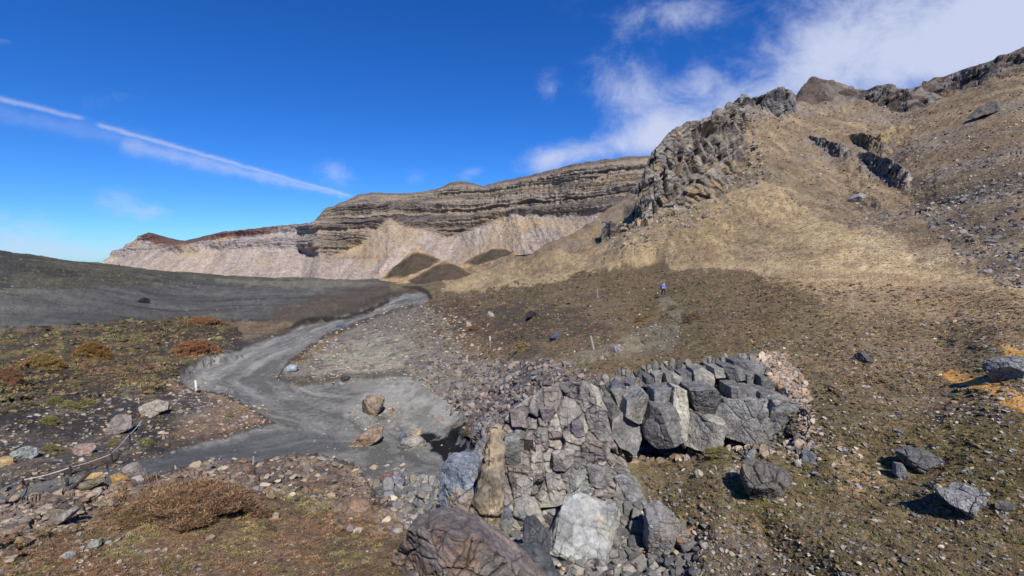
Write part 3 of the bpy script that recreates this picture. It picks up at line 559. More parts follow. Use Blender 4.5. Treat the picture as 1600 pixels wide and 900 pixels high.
fmix(rockm * (1 - leftp), alb(150, 134, 116)); fmix(rockm * (1 - leftp) * .85 * sst(-.05, .12, lay) * sst(-.45, .0, f2n) * sst(490, 560, fpxp), alb(118, 107, 100)); fmix(rockm * (1 - leftp) * .6 * sst(.2, .35, lay) * sst(500, 570, fpxp), alb(94, 86, 82)); fmix(rockm * (1 - leftp) * .5 * sst(.1, .3, -lay), alb(176, 146, 108))
fmix(rockm * (1 - leftp) * .5 * sst(.1, .35, f1n), alb(128, 118, 110)); lay2 = fbm(np.stack([FPa[..., 0] / 60, zz, 0 * zz], -1), 3.2, 4, .7, 239); fmix(rockm * (1 - leftp) * .65 * sst(.12, .3, lay2), alb(172, 158, 142)); fmix(rockm * (1 - leftp) * .6 * sst(.15, .32, -lay2) * sst(560, 720, fpxp), alb(82, 76, 73))
fmix(rockm * leftp, alb(174, 164, 158)); fmix(rockm * leftp * .6 * sst(0, .25, lay), alb(150, 136, 132)); fmix(rockm * leftp * .5 * sst(0, .3, f1n), alb(196, 164, 124))
dtop = fpyp - np.interp(fpxp, *zip(*fcrest))
fmix(leftp * sst(15, 11, dtop - 5 * np.exp(-((fpxp - 270) / 45.) ** 2)) * sst(218, 232, fpxp) * sst(480, 400, fpxp) * .9, alb(106, 74, 66))
fmix(leftp * sst(5, 2, dtop) * .8 * sst(225, 235, fpxp), alb(92, 84, 78))
fmix((1 - leftp) * sst(7, 3, dtop) * .7, alb(104, 96, 90))
fmix(.6 * np.exp(-((fpxp - 486) / 7.) ** 2 - ((fpyp - 375) / 24.) ** 2) * sst(-.2, .2, f1n), alb(92, 86, 84))
fmix(scr * sst(.0, .3, f1n) * sst(425, 445, fpyp) * .5, alb(150, 128, 96))
for (a, b, ra, rb, c_) in ((575,392,40,12,(190,164,118)), (790,345,30,7,(200,168,110)), (830,352,40,7,(196,166,112)), (585,402,12,3,(214,182,120)), (560,402,50,3.5,(84,72,64)), (512,406,14,4,(84,76,70)), (300,395,14,6,(206,176,130))):
    fmix(.85 * np.exp(-((fpxp - a) / ra) ** 2 - ((fpyp - b) / rb) ** 2) * (.6 + .8 * f1n), alb(*c_))
fcol *= (1 + .2 * fbm(np.stack([fpxp, fpyp * 1.4, 0 * fpxp], -1), 7, 4, .7, 241) + .12 * fbm(FPa, 2.5, 2, .6, 243))[..., None]
o = mesh_obj('cliff', FPa, grid_faces(*FPa.shape[:2]), np.clip(fcol, .02, .85), M_far); tag(o, kind='structure')
# valley floor between the plain's lip and the wall, reaching past both sides
gx = np.linspace(-4000, 4000, 120); gy = np.geomspace(150, 6000, 90); GX, GY = np.meshgrid(gx, gy)
GZ = np.where(GY < 700, -22 + .0 * GX, -22 - (GY - 700) * .03) + 3 * fbm(np.stack([GX, GY, 0 * GX], -1), 120, 3, .5, 251)
GP = np.stack([GX * (GY / 6000 * .9 + .1), GY, GZ], -1)
o = mesh_obj('valley_floor', GP, grid_faces(*GX.shape), np.ones(GP.shape) * alb(130, 120, 102), M_far); tag(o, kind='structure')

# ------------------------------------------------------------------ ash mounds at the foot of the spur
def mound(name, pts, Yd, ledge, seed, dark=((0, 0),)):
    """pts: outline of the crest in the photo, left to right"""
    pts = np.array(pts, float); Wp = unproj(pts[:, 0], pts[:, 1], Yd); x0, x1 = Wp[0, 0], Wp[-1, 0]
    xs = np.linspace(x0, x1, 150); ztop = np.interp(xs, Wp[:, 0], Wp[:, 2]); zb = np.interp(xs, [x0, x1], [Wp[0, 2], Wp[-1, 2]])
    h = ztop - zb; k = np.ones(9) / 9; h = np.convolve(np.pad(h, 4, mode='edge'), k, 'valid'); h[0] = h[-1] = 0
    dpt = (x1 - x0) * .42; ys = np.linspace(-1, 1, 110)
    X, T = np.meshgrid(xs, ys); Hh = np.interp(X, xs, h); prof = np.clip(1 - np.abs(T) ** 1.05, 0, 1)
    Z = np.interp(X, xs, zb) - 1.2 + (Hh + 1.2) * prof; Yq = Yd + T * dpt * (.45 + .55 * Hh / h.max())
    Q = np.stack([X, Yq, Z], -1); nn_ = grid_normals(Q); Q += nn_ * (.9 * fbm(Q * np.array([1, 1, .5]), 5, 5, .6, seed) + .5 * fbm(Q * np.array([1, 1, .3]), 6, 3, .5, seed + 3, True) * sst(.2, .7, prof))[..., None]
    qx, qy = proj(Q); c = np.ones(Q.shape) * alb(176, 148, 110)
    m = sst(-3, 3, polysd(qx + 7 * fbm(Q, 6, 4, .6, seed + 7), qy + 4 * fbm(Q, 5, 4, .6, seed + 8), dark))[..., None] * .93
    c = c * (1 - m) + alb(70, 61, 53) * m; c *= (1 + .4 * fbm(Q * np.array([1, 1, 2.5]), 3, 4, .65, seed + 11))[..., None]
    o = mesh_obj(name, Q, grid_faces(*X.shape), c, M_hill); return tag(o, kind='structure')
mound('hill', [(594,436),(610,424),(628,408),(642,394),(649,390),(658,392),(672,400),(688,408),(712,424),(740,438)], 178, 0, 301, [(599,434),(620,414),(643,396),(654,393),(690,406),(676,416),(650,428),(620,434)])
mound('hill', [(600,450),(630,438),(655,426),(680,412),(692,407),(702,407),(715,414),(730,424),(742,432),(754,446)], 156, 0, 311, [(636,438),(664,424),(688,411),(702,409),(738,428),(720,440),(690,450),(650,452)])
mound('hill', [(700,428),(725,412),(750,398),(772,388),(790,388),(810,396),(840,408),(870,420)], 186, 0, 321, [(724,411),(752,396),(774,388),(798,390),(800,400),(770,408),(745,416)])

# ------------------------------------------------------------------ rocks
def ico(sub):
    t_ = (1 + 5 ** .5) / 2
    v = [(-1,t_,0),(1,t_,0),(-1,-t_,0),(1,-t_,0),(0,-1,t_),(0,1,t_),(0,-1,-t_),(0,1,-t_),(t_,0,-1),(t_,0,1),(-t_,0,-1),(-t_,0,1)]
    f = [(0,11,5),(0,5,1),(0,1,7),(0,7,10),(0,10,11),(1,5,9),(5,11,4),(11,10,2),(10,7,6),(7,1,8),(3,9,4),(3,4,2),(3,2,6),(3,6,8),(3,8,9),(4,9,5),(2,4,11),(6,2,10),(8,6,7),(9,8,1)]
    v = [np.array(a) / np.linalg.norm(a) for a in v]
    for _ in range(sub):
        c = {}; nf_ = []
        def m_(a, b):
            k = (min(a, b), max(a, b))
            if k not in c: q = v[a] + v[b]; v.append(q / np.linalg.norm(q)); c[k] = len(v) - 1
            return c[k]
        for a, b, d in f: x, y, z = m_(a, b), m_(b, d), m_(d, a); nf_ += [(a, x, z), (b, y, x), (d, z, y), (x, y, z)]
        f = nf_
    return np.array(v), np.array(f, int)
ICO = {k: ico(k) for k in (0, 1, 2, 3, 4, 5)}
def rock_shape(sub, seed, cuts=9, dmin=.45, dmax=.85):
    r_ = np.random.default_rng(seed); v, f = ICO[sub]; v = v.copy()
    for _ in range(cuts):
        n = r_.normal(size=3); n /= np.linalg.norm(n); d = r_.uniform(dmin, dmax); s_ = np.maximum(0, v @ n - d); v -= s_[:, None] * n
    return v, f
def rotm(r_, flat=False):
    a = r_.uniform(0, 2 * np.pi); tl = r_.normal(0, .25 if flat else .6, 2)
    Rz = np.array([[math.cos(a), -math.sin(a), 0], [math.sin(a), math.cos(a), 0], [0, 0, 1]])
    Rx = np.array([[1, 0, 0], [0, math.cos(tl[0]), -math.sin(tl[0])], [0, math.sin(tl[0]), math.cos(tl[0])]])
    Ry = np.array([[math.cos(tl[1]), 0, math.sin(tl[1])], [0, 1, 0], [-math.sin(tl[1]), 0, math.cos(tl[1])]])
    return Rz @ Rx @ Ry
def vnorm(V, Fc):
    n = np.zeros(V.shape); q = np.cross(V[Fc[:, 1]] - V[Fc[:, 0]], V[Fc[:, 2]] - V[Fc[:, 0]])
    for k in range(Fc.shape[1]): np.add.at(n, Fc[:, k], q)
    return n / (np.linalg.norm(n, axis=1, keepdims=True) + 1e-9)
def rock_detail(V, Fc, size, seed, crack=.5):
    n = vnorm(V, Fc); d = .045 * size * fbm(V, size * .5, 4, .55, seed) + .012 * size * fbm(V, size * .12, 3, .6, seed + 5)
    if crack:
        f1, f2, idv, cen = vor((V + .1 * size * fbm(V, size * .6, 2, .5, seed + 2)[:, None]) / (size * .42), seed + 3); d += crack * (.05 * size * (idv - .5) - .06 * size * np.exp(-(f2 - f1) / .05))
    return V + n * d[:, None]
def rock_col(V, base, seed, var=.14, tint=None, lich=.25):
    n = fbm(V, .5, 4, .6, seed); c = np.ones(V.shape) * np.asarray(base) * (1 + var * n)[:, None]
    if tint is not None:
        m = (sst(.05, .35, fbm(V, .9, 4, .6, seed + 4)) * .75)[:, None]; c = c * (1 - m) + np.asarray(tint) * m
    m = (sst(.25, .5, fbm(V, .22, 3, .6, seed + 8)) * lich)[:, None]; c = c * (1 - m) + np.asarray(base) * 1.5 * m
    return c
RUG = [1.0]
def outline_rock(poly, Yc, thick, seed, base, tint=None, front=.35, cuts=5, crack=.6, nring=30, nb=110, flat=False, column=False):
    """a rock whose silhouette from the path is poly (photo px), built as a closed solid of real depth"""
    poly = np.array(poly, float); c = poly.mean(0); r_ = np.random.default_rng(seed)
    seg = np.diff(np.vstack([poly, poly[:1]]), axis=0); L_ = np.r_[0, np.cumsum(np.hypot(*seg.T))]; s_ = np.linspace(0, L_[-1], nb, endpoint=False)
    bx = np.interp(s_, L_, np.r_[poly[:, 0], poly[0, 0]]); by = np.interp(s_, L_, np.r_[poly[:, 1], poly[0, 1]])
    for _ in range(1): bx = (np.roll(bx, 1) + 2 * bx + np.roll(bx, -1)) / 4; by = (np.roll(by, 1) + 2 * by + np.roll(by, -1)) / 4
    B = unproj(bx, by, Yc); Cn = unproj(c[0], c[1], Yc)
    rings = []
    pe, pr_ = (10, .24) if column else (5, .42); ra_ = np.linspace(0, 1, nring); qa_ = (1 - ra_ ** (1 / pr_)) ** (1 / pe); a = np.sort(np.unique(np.round(np.r_[-qa_, qa_, np.linspace(-.9, .9, nring)], 4)))
    _ = 0                                      # -1 front pole, +1 back pole
    for q in a:
        rad = (1 - abs(q) ** (10 if column else 5)) ** (.24 if column else .42) if abs(q) < 1 else 0.0
        off = (front if q < 0 else 1 - front) * q * thick
        rings.append(Cn + (B - Cn) * rad + np.array([0, off, 0]))
    V = np.concatenate(rings); nr = len(a)
    i = np.arange(nr - 1)[:, None] * nb + np.arange(nb)[None]; j = np.arange(nr - 1)[:, None] * nb + (np.arange(nb)[None] + 1) % nb
    Fc = np.stack([i, i + nb, j + nb, j], -1).reshape(-1, 4)[:, ::-1]
    size = math.sqrt((B[:, 0].max() - B[:, 0].min()) * (B[:, 2].max() - B[:, 2].min()))
    ctr = Cn + np.array([0, (.5 - front) * thick, 0])
    if column: cuts = 2
    for _ in range(cuts):                                                  # chop facets off the face towards the viewer
        n = np.array([r_.normal(0, .75), -1, r_.normal(.1, .22) if column else r_.normal(.15, .6)]); n /= np.linalg.norm(n); pr = (V - Cn) @ n; d = np.quantile(pr, r_.uniform(.6, .8) if column else r_.uniform(.72, .92))
        V = V - np.maximum(0, pr - d)[:, None] * n
    Vt = V.copy()
    FcT = np.concatenate([Fc[:, [0, 1, 2]], Fc[:, [0, 2, 3]]]); n = vnorm(V, FcT)
    if ((V - V.mean(0)) * n).sum() < 0: n = -n; Fc = Fc[:, ::-1]
    n = n.reshape(nr, nb, 3)
    for w_i in (0, 1, 2, nr - 3, nr - 2, nr - 1): n[w_i] = n[w_i].mean(0) * .9 + n[w_i] * .1
    for _ in range(3): n = (np.roll(n, 1, 1) + np.roll(n, -1, 1) + 2 * n) / 4; n[1:-1] = (n[:-2] + n[2:] + 2 * n[1:-1]) / 4
    n = n.reshape(-1, 3); n /= np.linalg.norm(n, axis=1, keepdims=True) + 1e-9
    d = RUG[0] * .035 * size * fbm(V, size * .5, 5, .6, seed) + (RUG[0] - 1) * .03 * size * fbm(V, size * .22, 4, .6, seed + 6, True) + .009 * size * fbm(V, size * .1, 3, .6, seed + 5)
    if crack:
        f1, f2, idv, _c = vor((V + .12 * size * fbm(V, size * .6, 2, .5, seed + 2)[:, None]) / (size * .45), seed + 3); d += crack * (.04 * size * (idv - .5) - .05 * size * np.exp(-(f2 - f1) / .035))
    g1, g2, gid, _g = vor((V + .2 * size * fbm(V, size * .3, 3, .6, seed + 12)[:, None]) / (size * .19), seed + 13); fine_ = np.exp(-(g2 - g1) / .03)
    d += (.6 + crack) * (.012 * size * (gid - .5) - .014 * size * fine_)
    V = V + n * d[:, None]
    cc = rock_col(V, base, seed, .45, tint) * (1 + .25 * (gid - .5) - .35 * fine_)[:, None]
    if crack: cc = cc * (1 - .55 * min(1, crack) * np.exp(-(f2 - f1) / .022))[:, None]
    return V, Fc, cc, size
def add_outline(name, poly, label, cat, base, tint=None, thick=None, seed=0, parent=None, group=None, Yc=None, crack=.6, cuts=5, front=.4, group_=None):
    pp = np.array(poly, float)
    if Yc is None:
        b = pp[np.argmax(pp[:, 1])]; Yc = at(min(max(pp[:, 0].mean(), 5), 1595), min(b[1], 930))[1]
        if parent is None: Yc = Yc - 0.0
    if parent is None and pp[:, 1].max() < 940:          # sink it: the widest part meets the ground
        cy_ = pp[:, 1].mean(); pp[:, 1] = np.where(pp[:, 1] > cy_, cy_ + (pp[:, 1] - cy_) * 1.7, pp[:, 1]); cx_ = pp[:, 0].mean(); pp[:, 0] = np.where(pp[:, 1] > cy_, cx_ + (pp[:, 0] - cx_) * (1 + .75 * (pp[:, 1] - cy_) / (pp[:, 1].max() - cy_)), pp[:, 0])
    wdt = (pp[:, 0].max() - pp[:, 0].min()) / F * Yc; hgt = (pp[:, 1].max() - pp[:, 1].min()) / F * Yc
    if thick is None: thick = (.9 if parent is not None else .75) * math.sqrt(wdt * hgt)
    if parent is None: front = .3
    big_ = (pp[:, 0].max() - pp[:, 0].min()) > 70; V, Fc, cc, size = outline_rock(pp, Yc + (front * thick * .25 if parent is None else 0), thick, seed, alb(*base) * 1.12, alb(*tint) * 1.12 if tint else None, front, cuts, crack, column=parent is not None, **({'nring': 90, 'nb': 360} if big_ else {}))
    o = mesh_obj(name, V, Fc, cc, M_rock, parent)
    if parent is None: tag(o, label, cat, group)
    return o
def Z(ox, oy, s, pts): return [(ox + a / s, oy + b / s) for a, b in pts]
z7 = lambda pts: Z(850, 500, 3.213, pts); z6 = lambda pts: Z(450, 600, 3.0, pts); z9 = lambda pts: Z(1100, 620, 3.2, pts); z4 = lambda pts: Z(0, 580, 2.812, pts)

# ---- solid rock faces that stand out of the slopes
def rock_face(top, bot, step, rows, lean, back, cell, amp, crk, pal, seed, shift=0.0, jag=3.0, extra=None, mat=None, parent=None, name='cliff', origin=None, warp=.16, st=(1, 1, 1.5), flat=False):
    xs_ = np.arange(top[0][0], top[-1][0], step); tp = np.interp(xs_, *zip(*top)); bt = np.interp(xs_, *zip(*bot)); y0 = np.array([at0(a_, b_)[1] for a_, b_ in zip(xs_, bt)]); kk = max(5, int(26 / step)) | 1; y0 = np.convolve(np.pad(y0, kk // 2, mode='edge'), np.ones(kk) / kk, 'valid') + shift
    tp = tp + jag * fbm(np.stack([xs_, 0 * xs_, 0 * xs_ + seed], -1), 11, 5, .65, seed) - jag * .3; bt = np.maximum(bt, tp + 1) + (22 if bt.mean() < 300 else 7); tt_ = np.linspace(0, 1, rows)[:, None]
    py_ = bt[None] + (tp - bt)[None] * tt_; px_ = np.broadcast_to(xs_, py_.shape); Q = unproj(px_, py_, y0[None] + lean * tt_)
    n_ = grid_normals(Q); n_[..., 1] -= .9; n_ /= np.linalg.norm(n_, axis=-1, keepdims=True)
    ed = sst(0, .06, tt_) * sst(1.0, .93, tt_) * np.minimum(1, np.minimum(sst(0, 14 * step + 8, px_ - xs_[0] + 2), sst(0, 14 * step + 8, xs_[-1] - px_ + 2)))
    q_ = Q + warp * cell * np.stack([fbm(Q, cell * 1.6, 3, .55, seed + 1), fbm(Q, cell * 1.6, 3, .55, seed + 2), fbm(Q, cell * 1.6, 3, .55, seed + 3)], -1)
    f1, f2, a1, cA = vor(q_ / (cell * np.array(st)), seed + 4); g1, g2, a2, cB = vor(q_ / (cell * .4), seed + 8); e1 = np.exp(-(f2 - f1) / .05); e2 = np.exp(-(g2 - g1) / .07)
    tlt = ((q_ / (cell * np.array(st)) - cA) * np.stack([np.sin(a1 * 91), np.cos(a1 * 57), np.sin(a1 * 33)], -1)).sum(-1)
    d = amp * (1.3 * fbm(Q, cell * 3.5, 4, .55, seed + 12, True) + (a1 - .5) + 1.1 * tlt + .34 * (a2 - .5) + .3 * fbm(Q, cell * .5, 4, .6, seed + 14)) - crk * (e1 + .4 * e2)
    Q = Q + n_ * (d * ed)[..., None]
    if extra is not None: Q[..., 1] += extra(px_, py_)
    c = np.ones(Q.shape) * alb(*pal[0]); pick_ = (a1 * 7.3 + .6 * fbm(Q, cell * 4, 3, .5, seed + 20)) % 1.0
    for k_ in range(1, len(pal)): m = (sst(k_ / len(pal) - .03, k_ / len(pal) + .03, pick_))[..., None]; c = c * (1 - m) + alb(*pal[k_]) * m
    c = c * (1.05 + .35 * fbm(Q, cell * .8, 4, .65, seed + 22) + .16 * (a2 - .5) - .35 * e1 - .15 * e2)[..., None]
    bks = []
    for k_ in range(1, 8):
        w_b = Q[-1].copy(); s_ = k_ / 7; w_b[:, 1] += back * s_; w_b[:, 0] *= 1 + back * s_ / np.maximum(w_b[:, 1], 1); w_b[:, 2] -= back * (.9 * s_ ** 1.5) + (Q[-1][:, 2] - Q[0][:, 2]) * .3 * s_; bks.append(w_b[None])
    Q = np.concatenate([Q] + bks); c = np.concatenate([c, np.repeat(c[-1:], 7, 0)])
    o = mesh_obj(name, Q, grid_faces(*Q.shape[:2]), np.clip(c, .02, .8), mat or M_rock, parent, smooth=not flat)
    if parent is None: tag(o, kind='structure')
    return o
CRG = [(138,128,116),(158,147,133),(112,104,96),(146,128,104),(128,120,112)]; GK = [(112,108,106),(130,126,120),(92,88,86)]; DKB = [(98,84,76),(114,102,94),(84,72,66),(126,116,106)]; PT = [(188,166,144),(172,146,120),(200,180,158),(160,148,136)]
M_crag = new_mat('crag_rock', .95, bump=((.5, .9, 10, 'n'), (3, .15, 6, 'n')), varscale=((.25, .82, 1.18, 7), (2, .7, 1.32, 8)))
def cr_(a, b, off=0): return [(x, float(np.interp(x, cx, cy)) + off) for x in range(a, b + 1, 4)]
rock_face([(988,356),(996,330),(1004,300)] + cr_(1010, 1150) + [(1165,190),(1185,215)], [(988,362),(1010,362),(1050,345),(1080,310),(1120,285),(1150,250),(1185,222)], .8, 230, 19, 26, 3.8, 1.9, .7, CRG, 1401, -1.5, 5.5,
          lambda a, b: 9 * np.exp(-((a - 1108) / 17.) ** 2 - ((b - 207) / 13.) ** 2), M_crag, warp=.3, st=(.6, 1, 2.1), flat=True)
rock_face([(940,345),(960,350),(985,355),(1010,340),(1050,318),(1080,290),(1120,260),(1160,228),(1190,228),(1205,240)], [(940,372),(970,394),(1010,385),(1060,360),(1100,335),(1140,300),(1180,262),(1205,248)], 1.0, 90, 14, 6, 3.2, 1.1, .5, CRG[:3] + [(160,138,108),(150,132,106)], 1421, -.3, 6, None, M_crag, warp=.3, flat=True)
rock_face(cr_(1132, 1244), [(1132,180),(1150,186),(1180,188),(1210,190),(1244,176)], .9, 60, 9, 20, 4.2, 1.8, .8, GK, 1441, -1.5, 4, None, M_crag, warp=.3, st=(.7, 1, 1.6), flat=True)
rock_face(cr_(1240, 1340), [(1240,168),(1270,168),(1300,158),(1340,160)], .9, 60, 15, 30, 6.0, 1.0, .3, DKB[:3], 1461, -1, 2, None, M_crag)
rock_face(cr_(1332, 1660), [(1332,160),(1380,166),(1430,168),(1470,152),(1540,132),(1600,108),(1660,84)], 1.0, 60, 18, 30, 4.6, 1.6, .6, DKB + GK[:2], 1481, -1, 3, None, M_crag)
rock_face([(1252,216),(1275,215),(1300,222),(1318,226),(1332,240)], [(1252,224),(1275,234),(1300,242),(1320,248),(1332,244)], .8, 40, 8, 5, 2.2, .8, .4, GK[:2] + CRG[:3], 1501, 3.5, 6, None, M_crag)
rock_face([(1338,240),(1360,238),(1380,246),(1405,256),(1420,268),(1430,284)], [(1338,250),(1360,258),(1380,270),(1405,282),(1420,290),(1430,288)], .8, 46, 9, 5, 2.2, .8, .4, GK[:2] + CRG[:3], 1511, 6.5, 6, None, M_crag)
rock_face([(1322,212),(1345,208),(1370,214),(1392,196),(1410,190),(1424,196)], [(1322,218),(1345,224),(1370,234),(1392,228),(1410,210),(1424,202)], .9, 40, 9, 5, 2.4, .7, .4, [(160,138,104),(140,122,98),(120,108,94)], 1521, -.5, 4, None, M_crag)
# ---- the columnar outcrop on the slope: one cliff, each block a part
base_pt = at(1080, 715)
oc = empty('rock_outcrop', tuple(base_pt), 'dark grey cliff of thick jointed lava columns standing out of the slope right of centre', 'rock outcrop')
G1, G2, G3, G4 = (134, 131, 126), (152, 148, 139), (118, 115, 111), (184, 178, 160)
blocks = [
 ([(1120,390),(1190,395),(1250,408),(1308,450),(1308,520),(1288,592),(1230,592),(1180,622),(1118,602),(1122,480)], 17.3, 2.2, G1, (134,132,126)),
 ([(935,418),(1000,408),(1060,400),(1117,380),(1115,480),(1104,605),(1040,610),(960,585),(890,570),(882,515),(905,460)], 17.5, 2.2, G1, (140,138,130)),
 ([(905,235),(985,238),(992,290),(930,300)], 18.6, 1.4, G3, None), ([(1000,265),(1060,268),(1060,332),(1005,338)], 18.5, 1.4, G1, None),
 ([(1062,272),(1115,285),(1145,345),(1070,352)], 18.4, 1.5, G3, None), ([(932,335),(992,328),(998,410),(935,416)], 18.1, 1.5, G3, None),
 ([(1000,342),(1060,345),(1062,402),(1000,405)], 18.1, 1.4, G1, None), ([(1062,350),(1125,352),(1185,400),(1120,400),(1064,398)], 18.0, 1.4, G3, None),
 ([(735,350),(840,338),(882,378),(908,430),(896,492),(850,500),(790,480),(755,430)], 17.9, 1.7, G3, None),
 ([(722,480),(760,468),(800,498),(880,494),(872,610),(822,638),(712,634),(694,580)], 17.5, 1.9, G2, G4),
 ([(560,360),(655,343),(660,432),(600,440),(545,432)], 18.1, 1.6, G1, None), ([(660,345),(716,365),(722,480),(706,540),(690,622),(668,560),(650,440)], 17.7, 1.6, G4, (134,134,126)),
 ([(545,432),(640,430),(672,500),(676,590),(640,608),(562,636),(520,600),(514,540)], 17.5, 1.9, G3, (120,118,118)),
 ([(415,400),(490,358),(527,390),(522,480),(502,520),(440,492),(400,470)], 18.0, 1.6, G2, None),
 ([(345,500),(400,475),(500,520),(512,570),(452,656),(370,612),(338,560)], 17.6, 1.9, G1, G2),
 ([(308,420),(350,410),(386,460),(382,492),(340,510),(315,470)], 18.2, 1.3, G3, None), ([(350,372),(402,358),(402,450),(372,432)], 18.4, 1.2, G2, None),
 ([(212,430),(262,398),(292,500),(296,580),(242,584),(228,500)], 18.0, 1.5, G4, (138,132,124)), ([(150,440),(210,420),(232,520),(180,500)], 18.3, 1.2, G2, None),
 ([(510,290),(548,285),(552,322),(512,324)], 19.2, 1, G3, None), ([(552,275),(600,268),(604,322),(556,324)], 19.1, 1, G2, None), ([(606,268),(640,262),(640,322),(608,324)], 19.0, 1, G2, (150,120,110)),
 ([(642,275),(682,280),(682,322),(645,326)], 19.0, 1, G2, None), ([(686,272),(745,262),(752,325),(690,330)], 18.9, 1.2, G3, None), ([(750,250),(800,240),(842,270),(840,332),(752,336)], 18.8, 1.3, G2, (150,136,120)),
 ([(845,238),(902,235),(905,280),(850,285)], 18.9, 1.1, G2, None), ([(960,210),(1020,205),(1085,225),(1080,262),(1000,262),(960,245)], 18.9, 1.4, G3, None)]
for k, (pl, Yc, th, b_, tn) in enumerate(blocks):
    p_ = np.array(z7(pl)); cpl = np.array(pl).mean(0); pl = [(cpl[0] + (a - cpl[0]) * 1.10, cpl[1] + (b - cpl[1]) * 1.07) for a, b in pl]
    Yc = {0: 16.7, 1: 16.85, 9: 17.0, 11: 17.15, 12: 17.1, 14: 17.2, 13: 17.4, 8: 17.3, 10: 17.5, 7: 17.1, 15: 17.5, 17: 17.4, 5: 17.3, 6: 17.2}.get(k, Yc - .4)
    add_outline('rock_column' if k in (0, 1, 8, 9, 11, 12, 13, 14, 17) else 'rock_block', z7(pl), None, None, b_, tn, th, 400 + 7 * k, oc, Yc=Yc, crack=.45, cuts=4, front=.3)
for ch in oc.children: ch.matrix_parent_inverse = Matrix.Translation(-Vector(base_pt))

# ---- outcrop below it: stacked joint blocks above the gully
base2 = at(860, 790)
oc2 = empty('jointed_outcrop', tuple(base2), 'cracked grey outcrop of stacked joint blocks between the tan rock fin and the columns', 'rock outcrop')
jb = [([(1015,250),(1085,240),(1092,370),(1025,375)], (132,132,128)), ([(1108,275),(1150,270),(1158,400),(1120,410),(1100,380)], (70,64,58)), ([(1160,290),(1240,300),(1225,350),(1200,410),(1165,400)], (168,154,142)),
      ([(1060,395),(1110,400),(1200,420),(1205,480),(1130,495),(1085,460),(1055,420)], (150,150,144)), ([(1262,450),(1330,420),(1400,365),(1408,410),(1380,450),(1270,525),(1262,490)], (152,151,144)),
      ([(1275,525),(1390,455),(1400,480),(1500,500),(1500,545),(1400,545),(1290,545)], (156,156,150)), ([(1210,430),(1255,425),(1262,500),(1255,530),(1215,480)], (126,124,120)),
      ([(1240,330),(1320,310),(1345,345),(1300,400),(1245,405)], (150,142,136)), ([(1330,180),(1385,190),(1392,240),(1350,250),(1328,215)], (130,126,128)),
      ([(1400,395),(1470,390),(1500,440),(1480,490),(1420,470)], (140,136,132)), ([(1040,130),(1110,135),(1120,200),(1050,195)], (138,126,122)), ([(1180,120),(1250,110),(1270,170),(1200,185)], (140,128,124))]
rock_face([(766,672),(785,652),(805,638),(850,606),(880,598),(915,598),(935,606),(948,650),(962,690),(990,742)], [(766,800),(800,792),(850,786),(900,782),(950,772),(990,758)], .75, 250, 1.7, 1.6, .62, .20, .13, [(140,134,128),(158,151,142),(122,116,112),(150,138,128),(170,162,148)], 1601, -.35, 5, None, M_rock, oc2, 'fractured_face', None, .25)
for k, (pl, b_) in enumerate(jb):
    p_ = np.array(z6(pl)); Yc = np.interp(p_[:, 1].mean(), [600, 790], [1.35, 0]) + at(p_[:, 0].mean(), 788)[1] - .3
    add_outline('rock_block', p_, None, None, b_, None, None, 600 + 5 * k, oc2, Yc=Yc, crack=.5, cuts=5, front=.35)
for ch in oc2.children: ch.matrix_parent_inverse = Matrix.Translation(-Vector(base2))
RUG[0] = 1.7
add_outline('rock_fin', z6([(962,215),(985,208),(1004,235),(998,290),(1014,330),(1006,380),(1014,440),(985,500),(978,570),(950,600),(955,650),(925,705),(870,715),(872,650),(890,600),(882,540),(897,480),(888,420),(915,380),(912,330),(938,300),(935,260)]), 'tall tan and orange weathered rock fin beside the black crack at the gully head', 'rock', (156,140,116), (112,104,94), 2.0, 701, Yc=at(762, 836)[1] + .3, crack=1.4, cuts=7)
RUG[0] = 1.8
add_outline('rock_slab', z6([(742,380),(800,366),(862,364),(898,400),(888,560),(858,620),(832,705),(745,682),(704,570),(712,430)]), 'smooth blue grey rock slab streaked with tan left of the tan fin', 'rock', (126,132,142), (158,140,116), 2.2, 709, Yc=at(720, 832)[1] + .6, crack=.8, cuts=3)

RUG[0] = 1.5
# ---- joint-bounded blocks that cover rock faces, each cut to fit its neighbours
def cells(poly, n_, an, seed):
    r_ = np.random.default_rng(seed); pa = np.array(poly, float); lo, hi = pa.min(0), pa.max(0); pts = []
    cand = r_.uniform(lo, hi, (n_ * 40, 2)); cand = cand[polysd(cand[:, 0], cand[:, 1], pa) > 0]; area = abs(np.sum(pa[:, 0] * np.roll(pa[:, 1], -1) - np.roll(pa[:, 0], -1) * pa[:, 1])) / 2
    dm = .72 * math.sqrt(area / n_)
    for c in cand:
        if len(pts) >= n_: break
        sc_ = r_.uniform(.35, 1.25)
        if not pts or np.min(np.hypot((np.array(pts)[:, 0] - c[0]) * an, np.array(pts)[:, 1] - c[1])) > dm * sc_: pts.append(c)
    pts = np.array(pts); out = []
    for k, c in enumerate(pts):
        rmax = dm * 1.5; a_ = np.linspace(0, 2 * np.pi, 14, endpoint=False); pg = np.stack([c[0] + np.cos(a_) * rmax / an, c[1] + np.sin(a_) * rmax], -1)
        for j in np.argsort(np.hypot(*(pts - c).T))[1:14]:
            q = pts[j]; nv = (q - c) * np.array([an * an, 1]); mid_p = (q + c) / 2; dd = (pg - mid_p) @ nv; new = []
            for i in range(len(pg)):
                a, b = pg[i], pg[(i + 1) % len(pg)]; da, db = dd[i], dd[(i + 1) % len(pg)]
                if da <= 0: new.append(a)
                if (da <= 0) != (db <= 0): new.append(a + (b - a) * da / (da - db))
            pg = np.array(new)
            if len(pg) < 3: break
        if len(pg) >= 3: out.append((c, pg))
    return out
